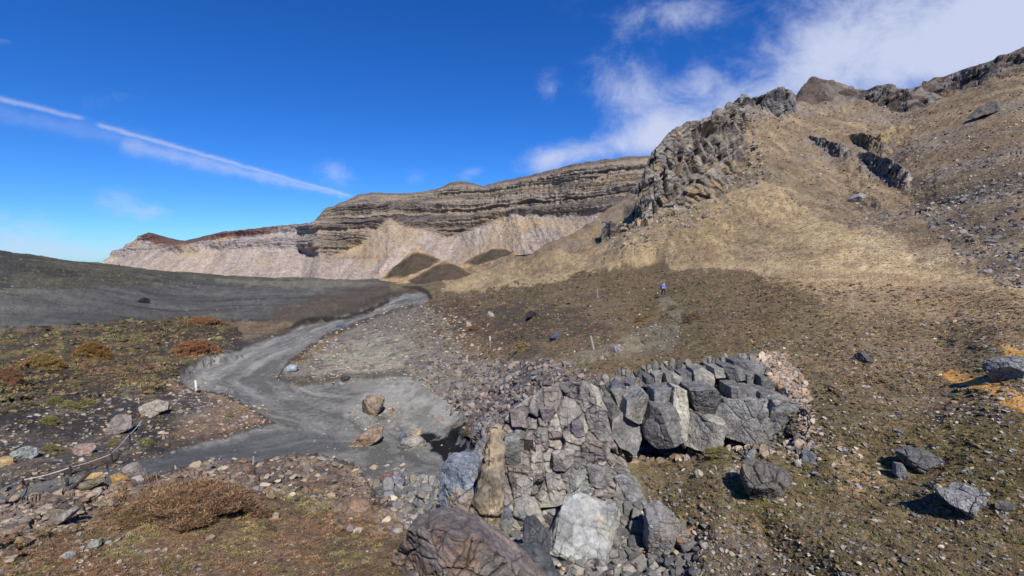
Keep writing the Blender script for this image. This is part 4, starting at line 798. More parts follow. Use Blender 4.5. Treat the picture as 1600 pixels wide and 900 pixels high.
def cell_block(c, pg, r_, hk, base, gap=.93, tlt=.28):
    i = int(vid(*c))
    if i < 0: return None
    Cn = Vf[i].copy(); rp = np.hypot(*(pg - pg.mean(0)).T).mean() * .7; js = vid(c[0] + np.array([0, rp, -rp, 0, 0]), c[1] + np.array([0, 0, 0, rp, -rp])); js = js[js >= 0]; Cn[1] = np.median(Vf[js, 1]); Cn = unproj(c[0], c[1], Cn[1]); nv = Nf[js].mean(0); nv = nv + np.array([0, -.55, .15]); nv /= np.linalg.norm(nv)
    # outline: enough points for rounded, chipped corners
    seg = np.diff(np.vstack([pg, pg[:1]]), axis=0); L_ = np.r_[0, np.cumsum(np.hypot(*seg.T))]; m_ = 18; s_ = np.linspace(0, L_[-1], m_, endpoint=False)
    b = np.stack([np.interp(s_, L_, np.r_[pg[:, k], pg[0, k]]) for k in (0, 1)], -1); g = b.mean(0); b = g + (b - g) * gap
    D_ = unproj(b[:, 0], b[:, 1], 1.0); den = D_ @ nv; tY = np.where(np.abs(den) > 1e-3, (Cn @ nv) / den, Cn[1]); lim = 1.1 * np.hypot(*(b - g).T).mean() / F; tY = np.clip(tY, Cn[1] * (1 - lim), Cn[1] * (1 + lim)); B = D_ * tY[:, None]
    sz = np.hypot(*(b - g).T).mean() / F * Cn[1]; h = sz * hk * r_.uniform(.35, 1.25); tl = r_.normal(0, tlt, 2); G_ = B.mean(0)
    u = np.cross(nv, [0, 0, 1.0]); u /= np.linalg.norm(u) + 1e-9; w = np.cross(nv, u); rings = []
    for (ins, up) in ((1.0, -1.2), (1.0, .25), (.965, .75), (.86, 1.0), (.5, 1.1)):
        q = G_ + (B - G_) * ins * (1 + r_.normal(0, .025, (m_, 1))); tilt = ((q - G_) @ u) * tl[0] + ((q - G_) @ w) * tl[1]; rings.append(q + nv * (h * up + tilt * (up > 0))[:, None])
    V = np.concatenate(rings + [(G_ + nv * h * 1.12)[None]]); F_ = []
    for k in range(4):
        for a in range(m_):
            bb = (a + 1) % m_; F_ += [(k * m_ + a, k * m_ + bb, (k + 1) * m_ + bb), (k * m_ + a, (k + 1) * m_ + bb, (k + 1) * m_ + a)]
    for a in range(m_): F_.append((4 * m_ + a, 4 * m_ + (a + 1) % m_, 5 * m_))
    V = V + .05 * sz * r_.normal(0, 1, V.shape) * .5
    return V, np.array(F_), np.ones(V.shape) * base * r_.uniform(.7, 1.18)
r9 = np.random.default_rng(99)
def cover(name, label, cat, specs, seed):
    r_ = np.random.default_rng(seed); VV, FF, CC, off = [], [], [], 0
    for (poly, n_, an, hk, pal, gap) in specs:
        for c, pg in cells(poly, n_, an, seed + n_):
            g = cell_block(c, pg, r_, hk, alb(*pal[r_.integers(0, len(pal))]), gap, .28 if gap < 1.1 else .55)
            if g is None: continue
            VV.append(g[0]); FF.append(g[1] + off); CC.append(g[2]); off += len(g[0])
    return tag(mesh_obj(name, np.concatenate(VV), np.concatenate(FF), np.concatenate(CC), M_rock, smooth=False), label, cat, kind='stuff')

cover('rock_rubble', 'tight purplish and grey broken rock around the outcrops above the gully', 'rubble', [
    ([(925,598),(1000,575),(1100,565),(1180,560),(1210,580),(1180,600),(1000,606),(930,625)], 150, 1.3, .7, [(134,130,124),(150,146,136),(112,108,104)], .92),
    ([(930,690),(1000,706),(1130,702),(1262,694),(1262,706),(1100,716),(990,720)], 70, .8, .5, PT + CRG, .9),
    ([(1188,556),(1222,560),(1258,600),(1272,650),(1268,700),(1248,690),(1254,640),(1225,600)], 110, 1.0, .5, PT, .92),
    ([(600,760),(700,740),(740,790),(720,840),(640,830)], 90, 1.0, .7, [(150,150,146),(130,128,126),(166,158,144),(112,112,114)], .92),
    ([(775,770),(900,782),(1000,790),(1080,850),(1090,930),(760,930)], 190, 1.0, .7, [(140,138,132),(120,118,114),(158,150,138),(100,98,96)], .9)], 500)
# ---- boulders one can point at
BL = []
def boulder(poly, label, base, tint=None, seed=0, thick=None, name='boulder', Yc=None, crack=.5, cuts=5):
    o = add_outline(name, poly, label, 'boulder', base, tint, thick, seed, Yc=Yc, crack=crack, cuts=cuts); p_ = np.array(poly); BL.append((p_[:, 0].mean(), p_[:, 1].mean(), label, (p_[:, 0].max() - p_[:, 0].min()) / 2)); return o
boulder(z6([(1300,625),(1400,605),(1500,622),(1600,640),(1645,680),(1650,780),(1620,860),(1560,960),(1300,980),(1245,900),(1235,790),(1270,690)]), 'huge pale grey boulder with cream streaks lying in the gully at the bottom', (158,158,154), (192,184,160), 801, 2.6, Yc=13.4, crack=.5, cuts=6)
boulder(z6([(520,775),(590,735),(680,712),(800,720),(900,745),(975,805),(1030,890),(1060,1000),(470,1000),(490,900),(505,830)]), 'large purplish boulder with salmon patches at the bottom edge left of centre', (116,108,104), (140,118,102), 803, 2.4, Yc=9.4, crack=.75, cuts=12)
boulder(z6([(1115,650),(1160,638),(1205,690),(1218,760),(1180,810),(1130,790),(1100,720)]), 'dark upright grey boulder leaning against the huge pale boulder', (92,92,94), None, 805, Yc=12.8)
boulder(z6([(1020,850),(1080,805),(1160,800),(1225,850),(1240,960),(1000,980)]), 'charcoal boulder at the bottom edge between the purplish and pale boulders', (88,90,92), None, 807, Yc=11.6)
boulder(z6([(1062,560),(1110,530),(1160,560),(1185,620),(1160,660),(1090,640),(1058,600)]), 'light grey wedge shaped boulder above the dark upright boulder', (146,146,142), (170,160,140), 809)
boulder(z6([(968,610),(1000,590),(1045,600),(1050,650),(1030,675),(970,668)]), 'small blue grey boulder at the foot of the tan fin', (118,120,124), None, 811)
boulder(z6([(990,495),(1040,485),(1085,510),(1070,550),(1030,555),(985,530)]), 'rounded buff boulder wedged right of the tan fin foot', (146,138,124), None, 813)
boulder([(1010,800),(1035,790),(1060,810),(1068,845),(1045,860),(1020,845)], 'blocky mid grey boulder just right of the huge pale boulder', (136,134,134), (150,140,130), 815)
boulder([(962,750),(985,745),(1002,765),(1000,785),(975,785)], 'grey boulder above the huge pale boulder below the first columns', (138,136,134), None, 817)
boulder([(905,760),(940,757),(950,775),(925,785),(902,778)], 'flat light boulder under the jointed outcrop', (150,148,142), None, 819)
boulder(z9([(1210,470),(1270,490),(1340,455),(1395,470),(1440,520),(1460,570),(1400,605),(1350,590),(1290,545),(1220,520)]), 'grey split boulder with ribbed face on the lower right slope', (140,138,136), (118,112,108), 821, crack=.9)
boulder(z9([(995,285),(1080,265),(1150,285),(1200,320),(1195,345),(1120,372),(1060,340),(1000,305)]), 'flat cracked dark grey boulder on the right slope above the ribbed boulder', (112,110,108), None, 823, crack=1)
boulder(z9([(225,340),(290,330),(360,350),(420,375),(455,460),(440,490),(380,500),(270,475),(225,430)]), 'rough dark crag block jutting from the moss below the right hand columns', (100,96,90), (120,106,90), 825, crack=1.2)
boulder(z9([(500,285),(535,272),(558,300),(545,330),(505,322)]), 'small blue grey block right of the rough crag block', (118,122,124), None, 827)
boulder(z9([(965,335),(1000,340),(1022,380),(1005,412),(970,385)]), 'small upright grey stone left of the flat cracked boulder', (128,128,128), None, 829)
boulder(z9([(1480,535),(1530,528),(1578,555),(1560,575),(1490,560)]), 'low grey boulder right of the ribbed boulder at the frame edge', (120,116,110), None, 831)
boulder(Z(1150, 420, 3.213, [(1305,480),(1360,460),(1420,455),(1480,450),(1500,520),(1450,555),(1380,560),(1310,510)]), 'rounded grey boulder at the right edge above the orange clay', (126,126,124), None, 833)
boulder(Z(1150, 420, 3.213, [(615,430),(650,415),(690,455),(680,475),(610,455)]), 'dark hollow rock on the right slope among pale stones', (96,94,90), None, 835)
boulder([(1538,165),(1555,157),(1573,160),(1560,172),(1534,176)], 'dark grey boulder high on the right mountain flank', (104,98,92), None, 837)
boulder([(1333,305),(1350,301),(1360,308),(1350,314),(1334,313)], 'pale boulder on the dark shoulder of the mountain', (150,144,136), None, 839)
boulder(Z(400, 420, 3.213, [(530,670),(550,645),(590,640),(635,655),(638,680),(590,730),(560,733),(532,700)]), 'lone brown boulder with a pale top standing on the grey silt', (138,120,104), (176,158,130), 841)
boulder(Z(400, 420, 3.213, [(412,550),(440,540),(470,545),(465,562),(420,567)]), 'flat black boulder on the silt behind the lone brown boulder', (64,64,70), None, 843)
boulder(Z(400, 420, 3.213, [(140,500),(170,482),(205,488),(200,505),(150,516)]), 'pale blue grey slab on the far edge of the gravel bar', (148,152,158), None, 845)
boulder(Z(400, 420, 3.213, [(405,285),(430,277),(455,285),(450,298),(410,298)]), 'dark slate coloured stone far up the stream bed', (92,98,108), None, 847)
boulder(Z(400, 420, 3.213, [(1158,230),(1170,212),(1190,225),(1192,240),(1165,244)]), 'pale pointed boulder on the dark heath beyond the gravel bar', (160,148,134), None, 849)
boulder(Z(400, 420, 3.213, [(1035,280),(1050,263),(1075,270),(1080,288),(1050,292)]), 'buff boulder on the heath edge left of the pale pointed boulder', (158,138,116), None, 851)
boulder(Z(400, 420, 3.213, [(718,835),(735,825),(755,840),(750,862),(722,865)]), 'slate blue stone beside the black stain', (98,102,114), None, 853)
boulder(Z(400, 420, 3.213, [(780,815),(800,800),(825,815),(820,835),(790,838)]), 'cream stone beside the black stain', (178,160,132), None, 855)
boulder(z6([(310,270),(350,235),(400,205),(438,215),(430,250),(350,290)]), 'long tan slab sunk in the silt left of the black stain', (140,122,106), (160,130,100), 857)
boulder(z6([(530,270),(580,250),(625,262),(640,290),(590,305),(530,300)]), 'whitish slab at the left tip of the black stain', (158,152,140), None, 859)
boulder(z6([(470,470),(490,432),(530,422),(540,460),(510,480)]), 'upright lilac grey stone on the lower silt', (146,140,148), None, 861)
boulder(z6([(425,440),(450,420),(488,425),(480,452),(435,455)]), 'reddish stone next to the upright lilac grey stone', (138,108,100), None, 863)
boulder(z6([(230,560),(300,545),(368,565),(366,605),(330,615),(240,600)]), 'broad brown boulder at the heath edge above the purplish boulder', (140,116,98), None, 865)
boulder(z4([(445,275),(455,230),(495,200),(545,205),(548,250),(500,265)]), 'pinkish grey angular boulder left of the railing end', (146,134,128), None, 867)
boulder(z4([(603,185),(625,150),(670,132),(718,145),(712,170),(650,192)]), 'pale rounded boulder on dark soil beyond the railing end', (164,152,138), None, 869)
boulder(z4([(35,385),(60,352),(90,336),(130,350),(125,375),(80,390)]), 'pale green grey flat boulder near the left edge', (150,154,148), (170,164,140), 871)
boulder(z4([(-20,385),(0,378),(30,382),(28,412),(0,416),(-20,414)]), 'ochre boulder cut by the left edge', (172,146,106), None, 873)
boulder(z4([(300,350),(320,330),(395,322),(402,345),(370,360),(305,362)]), 'flat pinkish boulder behind the railing', (146,124,114), None, 875)
boulder(z4([(520,440),(550,415),(585,410),(612,450),(560,458)]), 'grey domed boulder on the near edge of the wet path', (140,132,126), None, 877)
boulder(z4([(365,470),(390,455),(430,450),(445,470),(420,482),(375,482)]), 'yellowish stone on the near side of the wet path', (170,144,100), None, 879)
boulder(z4([(475,465),(500,452),(540,470),(545,482),(490,484)]), 'orange stained stone right of the yellowish stone', (172,138,86), None, 881)
boulder(z4([(328,520),(350,490),(440,480),(430,500),(370,520)]), 'long olive brown slab below the yellowish stone', (120,110,90), None, 883)
boulder(z4([(215,680),(250,640),(300,610),(320,620),(300,645),(240,675)]), 'long pale slab among the scree at lower left', (156,150,138), None, 885)
boulder(z4([(165,655),(185,630),(240,625),(255,645),(215,658)]), 'brown slab left of the long pale slab', (134,122,106), None, 887)
boulder(z4([(1188,645),(1205,625),(1222,630),(1218,645),(1195,650)]), 'small pale egg shaped stone on the red heath', (168,150,128), None, 889)
boulder(z4([(890,740),(920,722),(938,730),(925,745),(900,748)]), 'small flat tan stone in the foreground heath', (160,136,112), None, 891)
boulder(z4([(265,812),(290,795),(320,805),(315,820),(280,825)]), 'pale flat stone in the scree near the bottom left', (160,162,158), None, 893)
boulder(z4([(380,765),(395,750),(430,745),(428,765),(390,772)]), 'pale green grey stone near the bottom left heath', (154,156,146), None, 895)
boulder(z7([(338,320),(360,296),(392,308),(398,340),(370,352),(342,345)]), 'rounded slate grey boulder perched on the left end of the columns', (112,110,118), None, 897, Yc=19.3)
boulder(z7([(405,310),(420,288),(450,292),(448,320),(415,325)]), 'small slate boulder right of the rounded slate boulder', (118,116,122), None, 899, Yc=19.6)
boulder(z7([(760,770),(775,752),(802,768),(800,790),(775,790)]), 'small white stone on the slope under the columns', (184,174,156), None, 901)
boulder(z7([(935,760),(955,748),(975,770),(970,788),(945,778)]), 'small flat white stone right of centre on the slope under the columns', (182,172,156), None, 903)
boulder(z7([(370,755),(385,750),(397,765),(390,782),(370,775)]), 'small round buff stone in the moss below the columns', (164,150,128), None, 905)
boulder(z7([(310,710),(325,700),(362,770),(345,790),(320,760)]), 'long leaning cream slab below the first columns', (168,158,142), None, 907)
boulder(z7([(232,745),(262,735),(320,765),(322,820),(270,845),(230,800)]), 'squarish grey boulder under the jointed outcrop', (132,128,130), None, 909)
boulder(z7([(370,800),(420,790),(470,800),(500,860),(440,900),(375,880)]), 'rough pale grey boulder above the huge pale boulder to its right', (150,146,138), None, 911)
boulder(z7([(1305,670),(1330,658),(1365,680),(1355,718),(1315,712)]), 'blue grey angular stone beyond the right end of the columns', (122,126,130), None, 913)
boulder(z7([(1262,712),(1285,702),(1315,720),(1300,732),(1275,728)]), 'flat white stone beyond the right end of the columns', (176,172,160), None, 915)
boulder(z7([(1022,690),(1045,660),(1082,655),(1070,680),(1040,705)]), 'slim grey stone leaning on top of the rough crag block', (142,140,138), None, 917)
boulder(Z(780, 420, 5, [(405,545),(430,500),(470,495),(478,540),(440,555)]), 'dark blue grey boulder in the heath left of the leaning wooden post', (88,88,100), None, 919)
boulder(Z(780, 420, 5, [(880,640),(900,600),(950,590),(960,630),(920,655)]), 'lilac boulder with a white edge right of the leaning wooden post', (138,128,134), (190,184,180), 921)
boulder(Z(780, 420, 5, [(790,690),(810,680),(820,700),(810,715),(790,712)]), 'small cream stone below the leaning wooden post', (186,170,146), None, 923)
boulder(Z(780, 420, 5, [(215,350),(250,330),(290,345),(285,375),(230,385)]), 'black lump of rock in the heath at the slope foot', (56,52,52), None, 925)
boulder([(213,470),(222,465),(230,467),(229,471),(215,473)], 'low black boulder alone on the grey ash plain', (50,44,40), None, 927)

# ------------------------------------------------------------------ scattered stones
def inst_mesh(protos, pos, scl, rots, cols_, pick, Fk):
    VV, FF, CC = [], [], []; off = 0
    for k, (v, f) in enumerate(protos):
        m = np.where(pick == k)[0]
        if not len(m): continue
        q = v[None] * scl[m][:, None, :]; q = np.einsum('nij,nkj->nki', rots[m], q) + pos[m][:, None]
        VV.append(q.reshape(-1, 3)); FF.append((f[None] + (np.arange(len(m)) * len(v))[:, None, None]).reshape(-1, f.shape[1]) + off)
        CC.append(np.repeat(cols_[m], len(v), 0)); off += len(m) * len(v)
    return np.concatenate(VV), np.concatenate(FF), np.concatenate(CC)
GREY = [(132,128,124),(150,146,140),(112,108,106),(168,158,146)]; PURP = [(128,120,114),(146,137,129),(108,101,97),(150,132,118),(92,86,84)]
BUFF = [(168,150,124),(150,134,112),(184,168,144),(126,116,104),(140,110,86)]; PALE = [(186,174,154),(166,158,146),(140,136,132),(196,182,158),(150,126,104)]
DARK = [(96,92,90),(112,106,102),(84,78,74),(138,132,128)]
# polygon, count, size range px (skewed small), palette, flatness, phrase
SR = [
 ([(640,560),(760,555),(900,575),(940,600),(930,660),(940,720),(830,740),(770,700),(740,670),(700,640)], 2600, (2.5, 13), PURP, .8, 'in the purplish scree left of the columns'),
 ([(700,610),(760,580),(840,565),(900,580),(940,600),(900,602),(850,612),(800,640),(778,665),(745,660)], 900, (5, 17), PURP, .8, 'in the purplish scree left of the columns'),
 ([(-80,860),(0,770),(230,745),(330,722),(500,715),(600,740),(640,800),(620,830),(560,830),(400,765),(180,790),(0,880)], 2600, (3, 18), PURP + BUFF, .5, 'in the scree below the wet path'),
 ([(-80,960),(0,800),(150,790),(260,850),(330,960)], 900, (3, 15), BUFF + GREY, .45, 'in the scree at lower left'),
 ([(420,590),(490,540),(600,478),(670,475),(760,520),(800,560),(740,620),(690,612),(640,588),(560,592)], 4200, (1.3, 8), BUFF + GREY, .6, 'on the gravel bar of the stream'),
 ([(540,640),(620,635),(700,655),(650,675),(560,665)], 260, (2.5, 9), BUFF, .7, 'beside the lone brown boulder'),
 ([(280,600),(420,550),(600,485),(660,470),(560,600),(700,640),(720,760),(560,740),(440,700),(100,760),(60,770),(300,700),(430,650)], 1800, (1, 4.5), GREY + PALE + DARK, .5, 'on the grey silt'),
 ([(500,660),(620,670),(700,700),(720,780),(640,830),(540,790),(470,740)], 700, (2, 11), GREY + BUFF, .6, 'on the lower silt'),
 ([(600,720),(700,760),(740,800),(720,850),(620,830)], 420, (5, 17), GREY + PALE, .7, 'piled beside the blue grey slab'),
 ([(1000,700),(1260,700),(1620,560),(1620,940),(1040,940)], 5200, (1.8, 12), PALE + GREY + DARK, .55, 'on the lower right slope'),
 ([(1180,540),(1300,520),(1620,480),(1620,640),(1260,700),(1220,600)], 2600, (1.4, 9), PALE + DARK, .6, 'on the slope right of the columns'),
 ([(1560,570),(1620,560),(1620,640),(1560,620)], 160, (3, 12), GREY, .7, 'around the orange clay'),
 ([(1440,330),(1540,290),(1640,260),(1640,450),(1560,440),(1500,400)], 1900, (2, 13), DARK + GREY, .7, 'in the block field at the right edge'),
 ([(1350,300),(1440,200),(1640,120),(1640,300),(1450,340)], 1700, (1.6, 6.5), DARK + PALE, .6, 'high on the right flank'),
 ([(1150,180),(1400,160),(1450,300),(1350,420),(1200,330)], 1000, (1.5, 5), PALE + DARK, .6, 'on the mountain shoulder'),
 ([(1060,230),(1180,220),(1200,260),(1100,340),(1000,370),(1010,300)], 900, (1.6, 7), GREY, .8, 'below the mountain crags'),
 ([(1330,330),(1440,370),(1500,420),(1400,420),(1330,370)], 500, (1.5, 6), PALE, .6, 'at the tan streak under the block field'),
 ([(690,790),(780,760),(900,775),(1000,780),(1090,830),(1130,940),(640,940)], 1900, (4, 22), GREY + DARK + BUFF, .7, 'in the gully bottom'),
 ([(1040,760),(1130,790),(1220,860),(1240,940),(1080,940)], 700, (3, 13), GREY + BUFF, .6, 'on the ash below the crag block'),
 ([(140,620),(300,590),(410,640),(430,660),(300,695),(140,745),(0,770),(-60,760),(-60,700)], 2300, (2, 12), BUFF + GREY, .5, 'between the dark soil and the wet path'),
 ([(-60,540),(380,520),(300,580),(150,640),(-60,680)], 700, (1.6, 8), GREY + BUFF, .5, 'on the dark left flat'),
 ([(250,585),(310,590),(420,650),(380,670),(300,640)], 500, (3, 10), BUFF + PURP, .6, 'on the point where path and stream meet'),
 ([(400,500),(460,500),(420,530),(340,570),(330,550)], 260, (1.6, 6), DARK, .5, 'along the left bank of the stream'),
 ([(660,470),(900,440),(1240,440),(1240,560),(1000,590),(700,560)], 2000, (1.2, 4.5), PALE + DARK, .6, 'on the brown heath slope'),
 ([(1000,515),(1060,495),(1062,525),(1000,545)], 160, (2.5, 8), DARK, .7, 'at the trail hollow'),
 ([(960,500),(1080,490),(1070,530),(980,545),(880,575),(850,572)], 420, (1.6, 6), DARK + PALE, .5, 'along the foot trail'),
 ([(700,430),(1000,340),(1200,300),(1620,440),(1240,440),(900,440)], 1300, (1, 2.6), PALE + DARK, .6, 'on the tan slope'),
 ([(-60,390),(160,412),(560,440),(450,500),(-60,510)], 600, (1, 3.5), DARK + PALE, .4, 'on the ash plain'),
 ([(-80,860),(600,830),(620,940),(-80,940)], 800, (2.5, 9), PALE + DARK, .5, 'in the foreground heath'),
 ([(1150,180),(1420,150),(1640,100),(1640,300),(1420,330),(1200,320)], 3800, (1.4, 5), DARK + BUFF, .7, 'on the mountain'),
 ([(940,380),(1000,330),(1080,270),(1180,230),(1200,270),(1110,340),(1000,390)], 1100, (2, 9), [(150,140,126),(128,118,108),(170,150,120)], .9, 'below the crags'),
 ([(1180,560),(1265,640),(1290,720),(1240,720),(1200,700),(1262,660)], 300, (3, 12), [(190,168,144),(176,150,126),(160,150,140)], .7, 'at the right end of the columns'),
]
S = []
for ri, (poly, cnt, (s0, s1), pal, flat, phrase) in enumerate(SR):
    pa = np.array(poly, float); lo, hi = pa.min(0), pa.max(0); q = RNG.uniform(lo, hi, (cnt * 5, 2)); q = q[polysd(q[:, 0], q[:, 1], pa) > -6][:cnt]
    cl = .5 + .5 * fbm(np.stack([q[:, 0], q[:, 1] * 1.6, q[:, 0] * 0 + ri], -1), 38, 3, .6, 77)
    q = q[RNG.uniform(0, 1, len(q)) < np.clip(cl * 1.9 - .25, .08, 1)]
    v = vid(q[:, 0], q[:, 1]); okk = v >= 0; q, v = q[okk], v[okk]
    size = s0 + (s1 - s0) * RNG.uniform(0, 1, len(q)) ** 2.6
    for a, b, c in zip(q, v, size): S.append((a[0], a[1], b, c, ri))
S = np.array(S); sv = S[:, 2].astype(int); Spos = Vf[sv].copy(); Ssz = S[:, 3] / F * Spos[:, 1] * .5; Sri = S[:, 4].astype(int)
keep = ~((R['stream'].ravel()[sv] > .6) & (RNG.uniform(0, 1, len(S)) < .55)); keep &= Spos[:, 1] > 4; keep &= ~((R['joint'].ravel()[sv] > .4) & (RNG.uniform(0, 1, len(S)) < .85) & (Spos[:, 1] < 30))
S, sv, Spos, Ssz, Sri = S[keep], sv[keep], Spos[keep], Ssz[keep], Sri[keep]; n = len(S)
jitp = RNG.uniform(-1, 1, (n, 3)) * .004 * Spos[:, 1:2] * np.array([1, 0, 0]); Spos += jitp
Sscl = np.stack([Ssz * RNG.uniform(.8, 1.35, n), Ssz * RNG.uniform(.7, 1.2, n), Ssz * np.array([SR[k][4] for k in Sri]) * RNG.uniform(.7, 1.2, n)], -1)
Spos[:, 2] += Sscl[:, 2] * .12
rr = np.random.default_rng(5); Srot = np.stack([rotm(rr, True) for _ in range(n)])
Scidx = rr.integers(0, 99, n); Scol = 1.15 * np.stack([alb(*SR[k][3][c % len(SR[k][3])]) for k, c in zip(Sri, Scidx)]) * rr.uniform(.72, 1.15, (n, 1))
orderS = np.argsort(-S[:, 3]); 
bigs = [i for i in orderS if 0 < S[i, 0] < 1600 and S[i, 1] < 895][:230]; bigset = np.zeros(n, bool); bigset[bigs] = True
P1 = [rock_shape(1, 900 + k, 9, .3, .7) for k in range(12)]; P0 = [rock_shape(0, 950 + k, 5, .3, .7) for k in range(6)]
mid_ = ~bigset & (S[:, 3] > 3.2); sml = ~bigset & (S[:, 3] <= 3.2)
for nm, mk, pr in (('loose_stones', mid_, P1), ('gravel', sml, P0)):
    i = np.where(mk)[0]; V, Fc, cc = inst_mesh(pr, Spos[i], Sscl[i], Srot[i], Scol[i], rr.integers(0, len(pr), len(i)), 3)
    tag(mesh_obj(nm, V, Fc, cc, M_stone, smooth=False), {'loose_stones': 'countless loose angular stones strewn over the slopes, gully and stream banks', 'gravel': 'fine gravel and pebbles scattered over soil and slopes'}[nm], {'loose_stones': 'stones', 'gravel': 'gravel'}[nm], kind='stuff')
def cword(c):
    r_, g, b = c
    m = (r_ + g + b) / 3; w = r_ - b
    tone = 'pale' if m > 158 else ('dark' if m < 112 else 'mid')
    hue = 'buff' if w > 34 else ('brownish' if w > 16 else 'grey')
    return (tone + ' ' + hue).replace('mid ', 'medium ')
CUT = (' with ', ' lying ', ' at ', ' standing ', ' leaning ', ' on ', ' sunk ', ' left of ', ' right of ', ' beside ', ' above ', ' below ', ' behind ', ' jutting ', ' wedged ', ' under ', ' beyond ', ' cut by ', ' among ', ' in ', ' next ', ' perched ', ' far ', ' just ', ' between ', ' high ', ' alone ')
def where_(px, py):
    out = []
    for n_, d in enumerate(sorted(BL, key=lambda b: math.hypot(px - b[0], py - b[1]))[:7]):
        dx, dy = px - d[0], py - d[1]; far = math.hypot(dx, dy); ax, ay = abs(dx), abs(dy)
        h_ = 'right of' if dx > 0 else 'left of'; v_ = 'below' if dy > 0 else 'above'
        if ax > 2.2 * ay: rel = h_
        elif ay > 2.2 * ax: rel = v_
        else: rel = v_ + ' and ' + h_
        out.append((('just ' if far < 45 else ('well ' if far > 110 else '')) + rel, d))
    return out
seen = {}
for i in bigs:
    k = Sri[i]; c = SR[k][3][Scidx[i] % len(SR[k][3])]; v, f = rock_shape(3, 1300 + i, 10)
    v = rock_detail(v, f, 1.0, 1300 + i, .3) * Sscl[i]; v = v @ Srot[i].T
    lab = None
    for rel, d in where_(S[i, 0], S[i, 1]):
        sh = d[2]
        for w in CUT: sh = sh.split(w)[0]
        for sfx in ('', ' ' + ' '.join(SR[k][5].split()[:5])):
            cand = f'{cword(c)} stone {rel} the {sh}' + sfx
            if len(cand.split()) <= 16 and cand not in seen: lab = cand; break
        if lab: break
    seen[lab] = 1
    o = mesh_obj('stone', v, f, rock_col(v / max(Ssz[i], .05) , Scol[i], 1300 + i, .16), M_stone, smooth=False); o.location = Spos[i]
    tag(o, lab, 'stone', 'loose stones ' + SR[k][5])

# ------------------------------------------------------------------ plants
def blades(pos, rad, hgt, nb, cols_, seed, bl=.12, spread=1.0, nrm=None):
    """tufts of small pointed leaves; pos (n,3), rad/hgt (n,), nb leaves each"""
    r_ = np.random.default_rng(seed); n_ = len(pos); N_ = n_ * nb
    a = r_.uniform(0, 2 * np.pi, (n_, nb)); rr_ = np.sqrt(r_.uniform(0, 1, (n_, nb))); zz_ = np.sqrt(np.clip(1 - rr_ ** 2, 0, 1)) * r_.uniform(.35, 1.05, (n_, nb))
    c = np.stack([np.cos(a) * rr_ * rad[:, None], np.sin(a) * rr_ * rad[:, None], zz_ * hgt[:, None]], -1) + pos[:, None]
    d = np.stack([np.cos(a) * rr_ * .8, np.sin(a) * rr_ * .8, .55 + 0 * a], -1) + r_.normal(0, .35, (n_, nb, 3)); d /= np.linalg.norm(d, axis=-1, keepdims=True)
    s = np.cross(d, r_.normal(size=(n_, nb, 3))); s /= np.linalg.norm(s, axis=-1, keepdims=True) + 1e-9
    L = (bl * rad[:, None] * r_.uniform(.6, 1.5, (n_, nb)))[..., None]; w = L * .2
    V = np.stack([c - s * w - d * L * .5, c + s * w - d * L * .5, c + d * L], -2).reshape(-1, 3)
    Fc = np.arange(N_ * 3).reshape(-1, 3); cc = np.repeat((cols_[:, None] * r_.uniform(.55, 1.4, (n_, nb, 1))).reshape(-1, 3), 3, 0)
    return V, Fc, cc
RED = [(124,98,74),(110,88,68),(138,112,82),(102,84,68)]; OLV = [(118,112,74),(102,97,64),(134,122,82)]; BRN = [(112,95,69),(98,85,63),(130,110,78),(84,75,59)]; TANV = [(176,148,106),(150,124,88),(130,106,78)]; GRN = [(124,122,74),(108,108,62)]
VR = [ # polygon, count, size px, palette, nblades, height ratio
 ([(-80,960),(0,840),(150,810),(200,775),(300,752),(400,768),(560,800),(620,832),(615,960)], 5200, (7, 20), RED + BRN[:2] + OLV, 44, .55),
 ([(160,810),(200,772),(300,752),(385,765),(400,800),(300,825),(180,830)], 420, (14, 30), RED, 60, .9),
 ([(-80,520),(60,520),(200,505),(310,495),(370,515),(330,560),(260,590),(240,615),(-80,650)], 1900, (7, 24), BRN + OLV + RED[:2], 30, .5),
 ([(-80,600),(240,600),(400,640),(300,690),(-80,770)], 420, (6, 16), OLV + BRN, 30, .45),
 ([(660,470),(900,435),(1030,425),(1240,440),(1250,520),(1130,560),(900,580),(740,560),(640,530)], 6500, (2.5, 8), BRN + RED[:1], 12, .45),
 ([(1160,440),(1620,460),(1620,600),(1260,600),(1180,540)], 6000, (2.5, 8), BRN + TANV, 12, .45),
 ([(1000,720),(1260,600),(1620,560),(1620,940),(1100,940)], 8000, (3.5, 14), BRN + OLV[:2] + BRN + TANV[1:], 22, .4),
 ([(1130,690),(1230,760),(1340,830),(1620,900),(1620,720),(1480,640),(1300,620)], 2000, (5, 16), OLV + BRN, 26, .4),
 ([(690,440),(1000,345),(1190,300),(1440,400),(1640,455),(1240,445),(900,440)], 9000, (1.4, 4), TANV + BRN[:1], 5, .5),
 ([(1190,300),(1640,260),(1640,460),(1440,400)], 5000, (1.6, 4.5), TANV + BRN, 6, .5),
 ([(640,550),(940,580),(930,700),(800,700)], 240, (5, 12), BRN + OLV[:1], 20, .4),
 ([(500,745),(620,790),(560,830),(420,770)], 300, (7, 18), RED + OLV, 30, .5),
 ([(1150,745),(1185,760),(1240,800),(1200,820),(1150,790)], 160, (8, 18), OLV, 40, .35),
 ([(1090,688),(1160,690),(1165,712),(1110,716)], 90, (7, 15), OLV, 40, .4), ([(938,684),(960,690),(990,735),(975,742),(945,715)], 90, (6, 13), GRN, 40, .4),
 ([(-60,392),(160,412),(560,438),(500,450),(200,450),(-60,470)], 1500, (1.2, 4), OLV + BRN, 6, .4),
 ([(270,535),(340,530),(330,558),(270,560)], 60, (10, 20), RED, 40, .5),
]
VV, FF, CC = [], [], []; off = 0
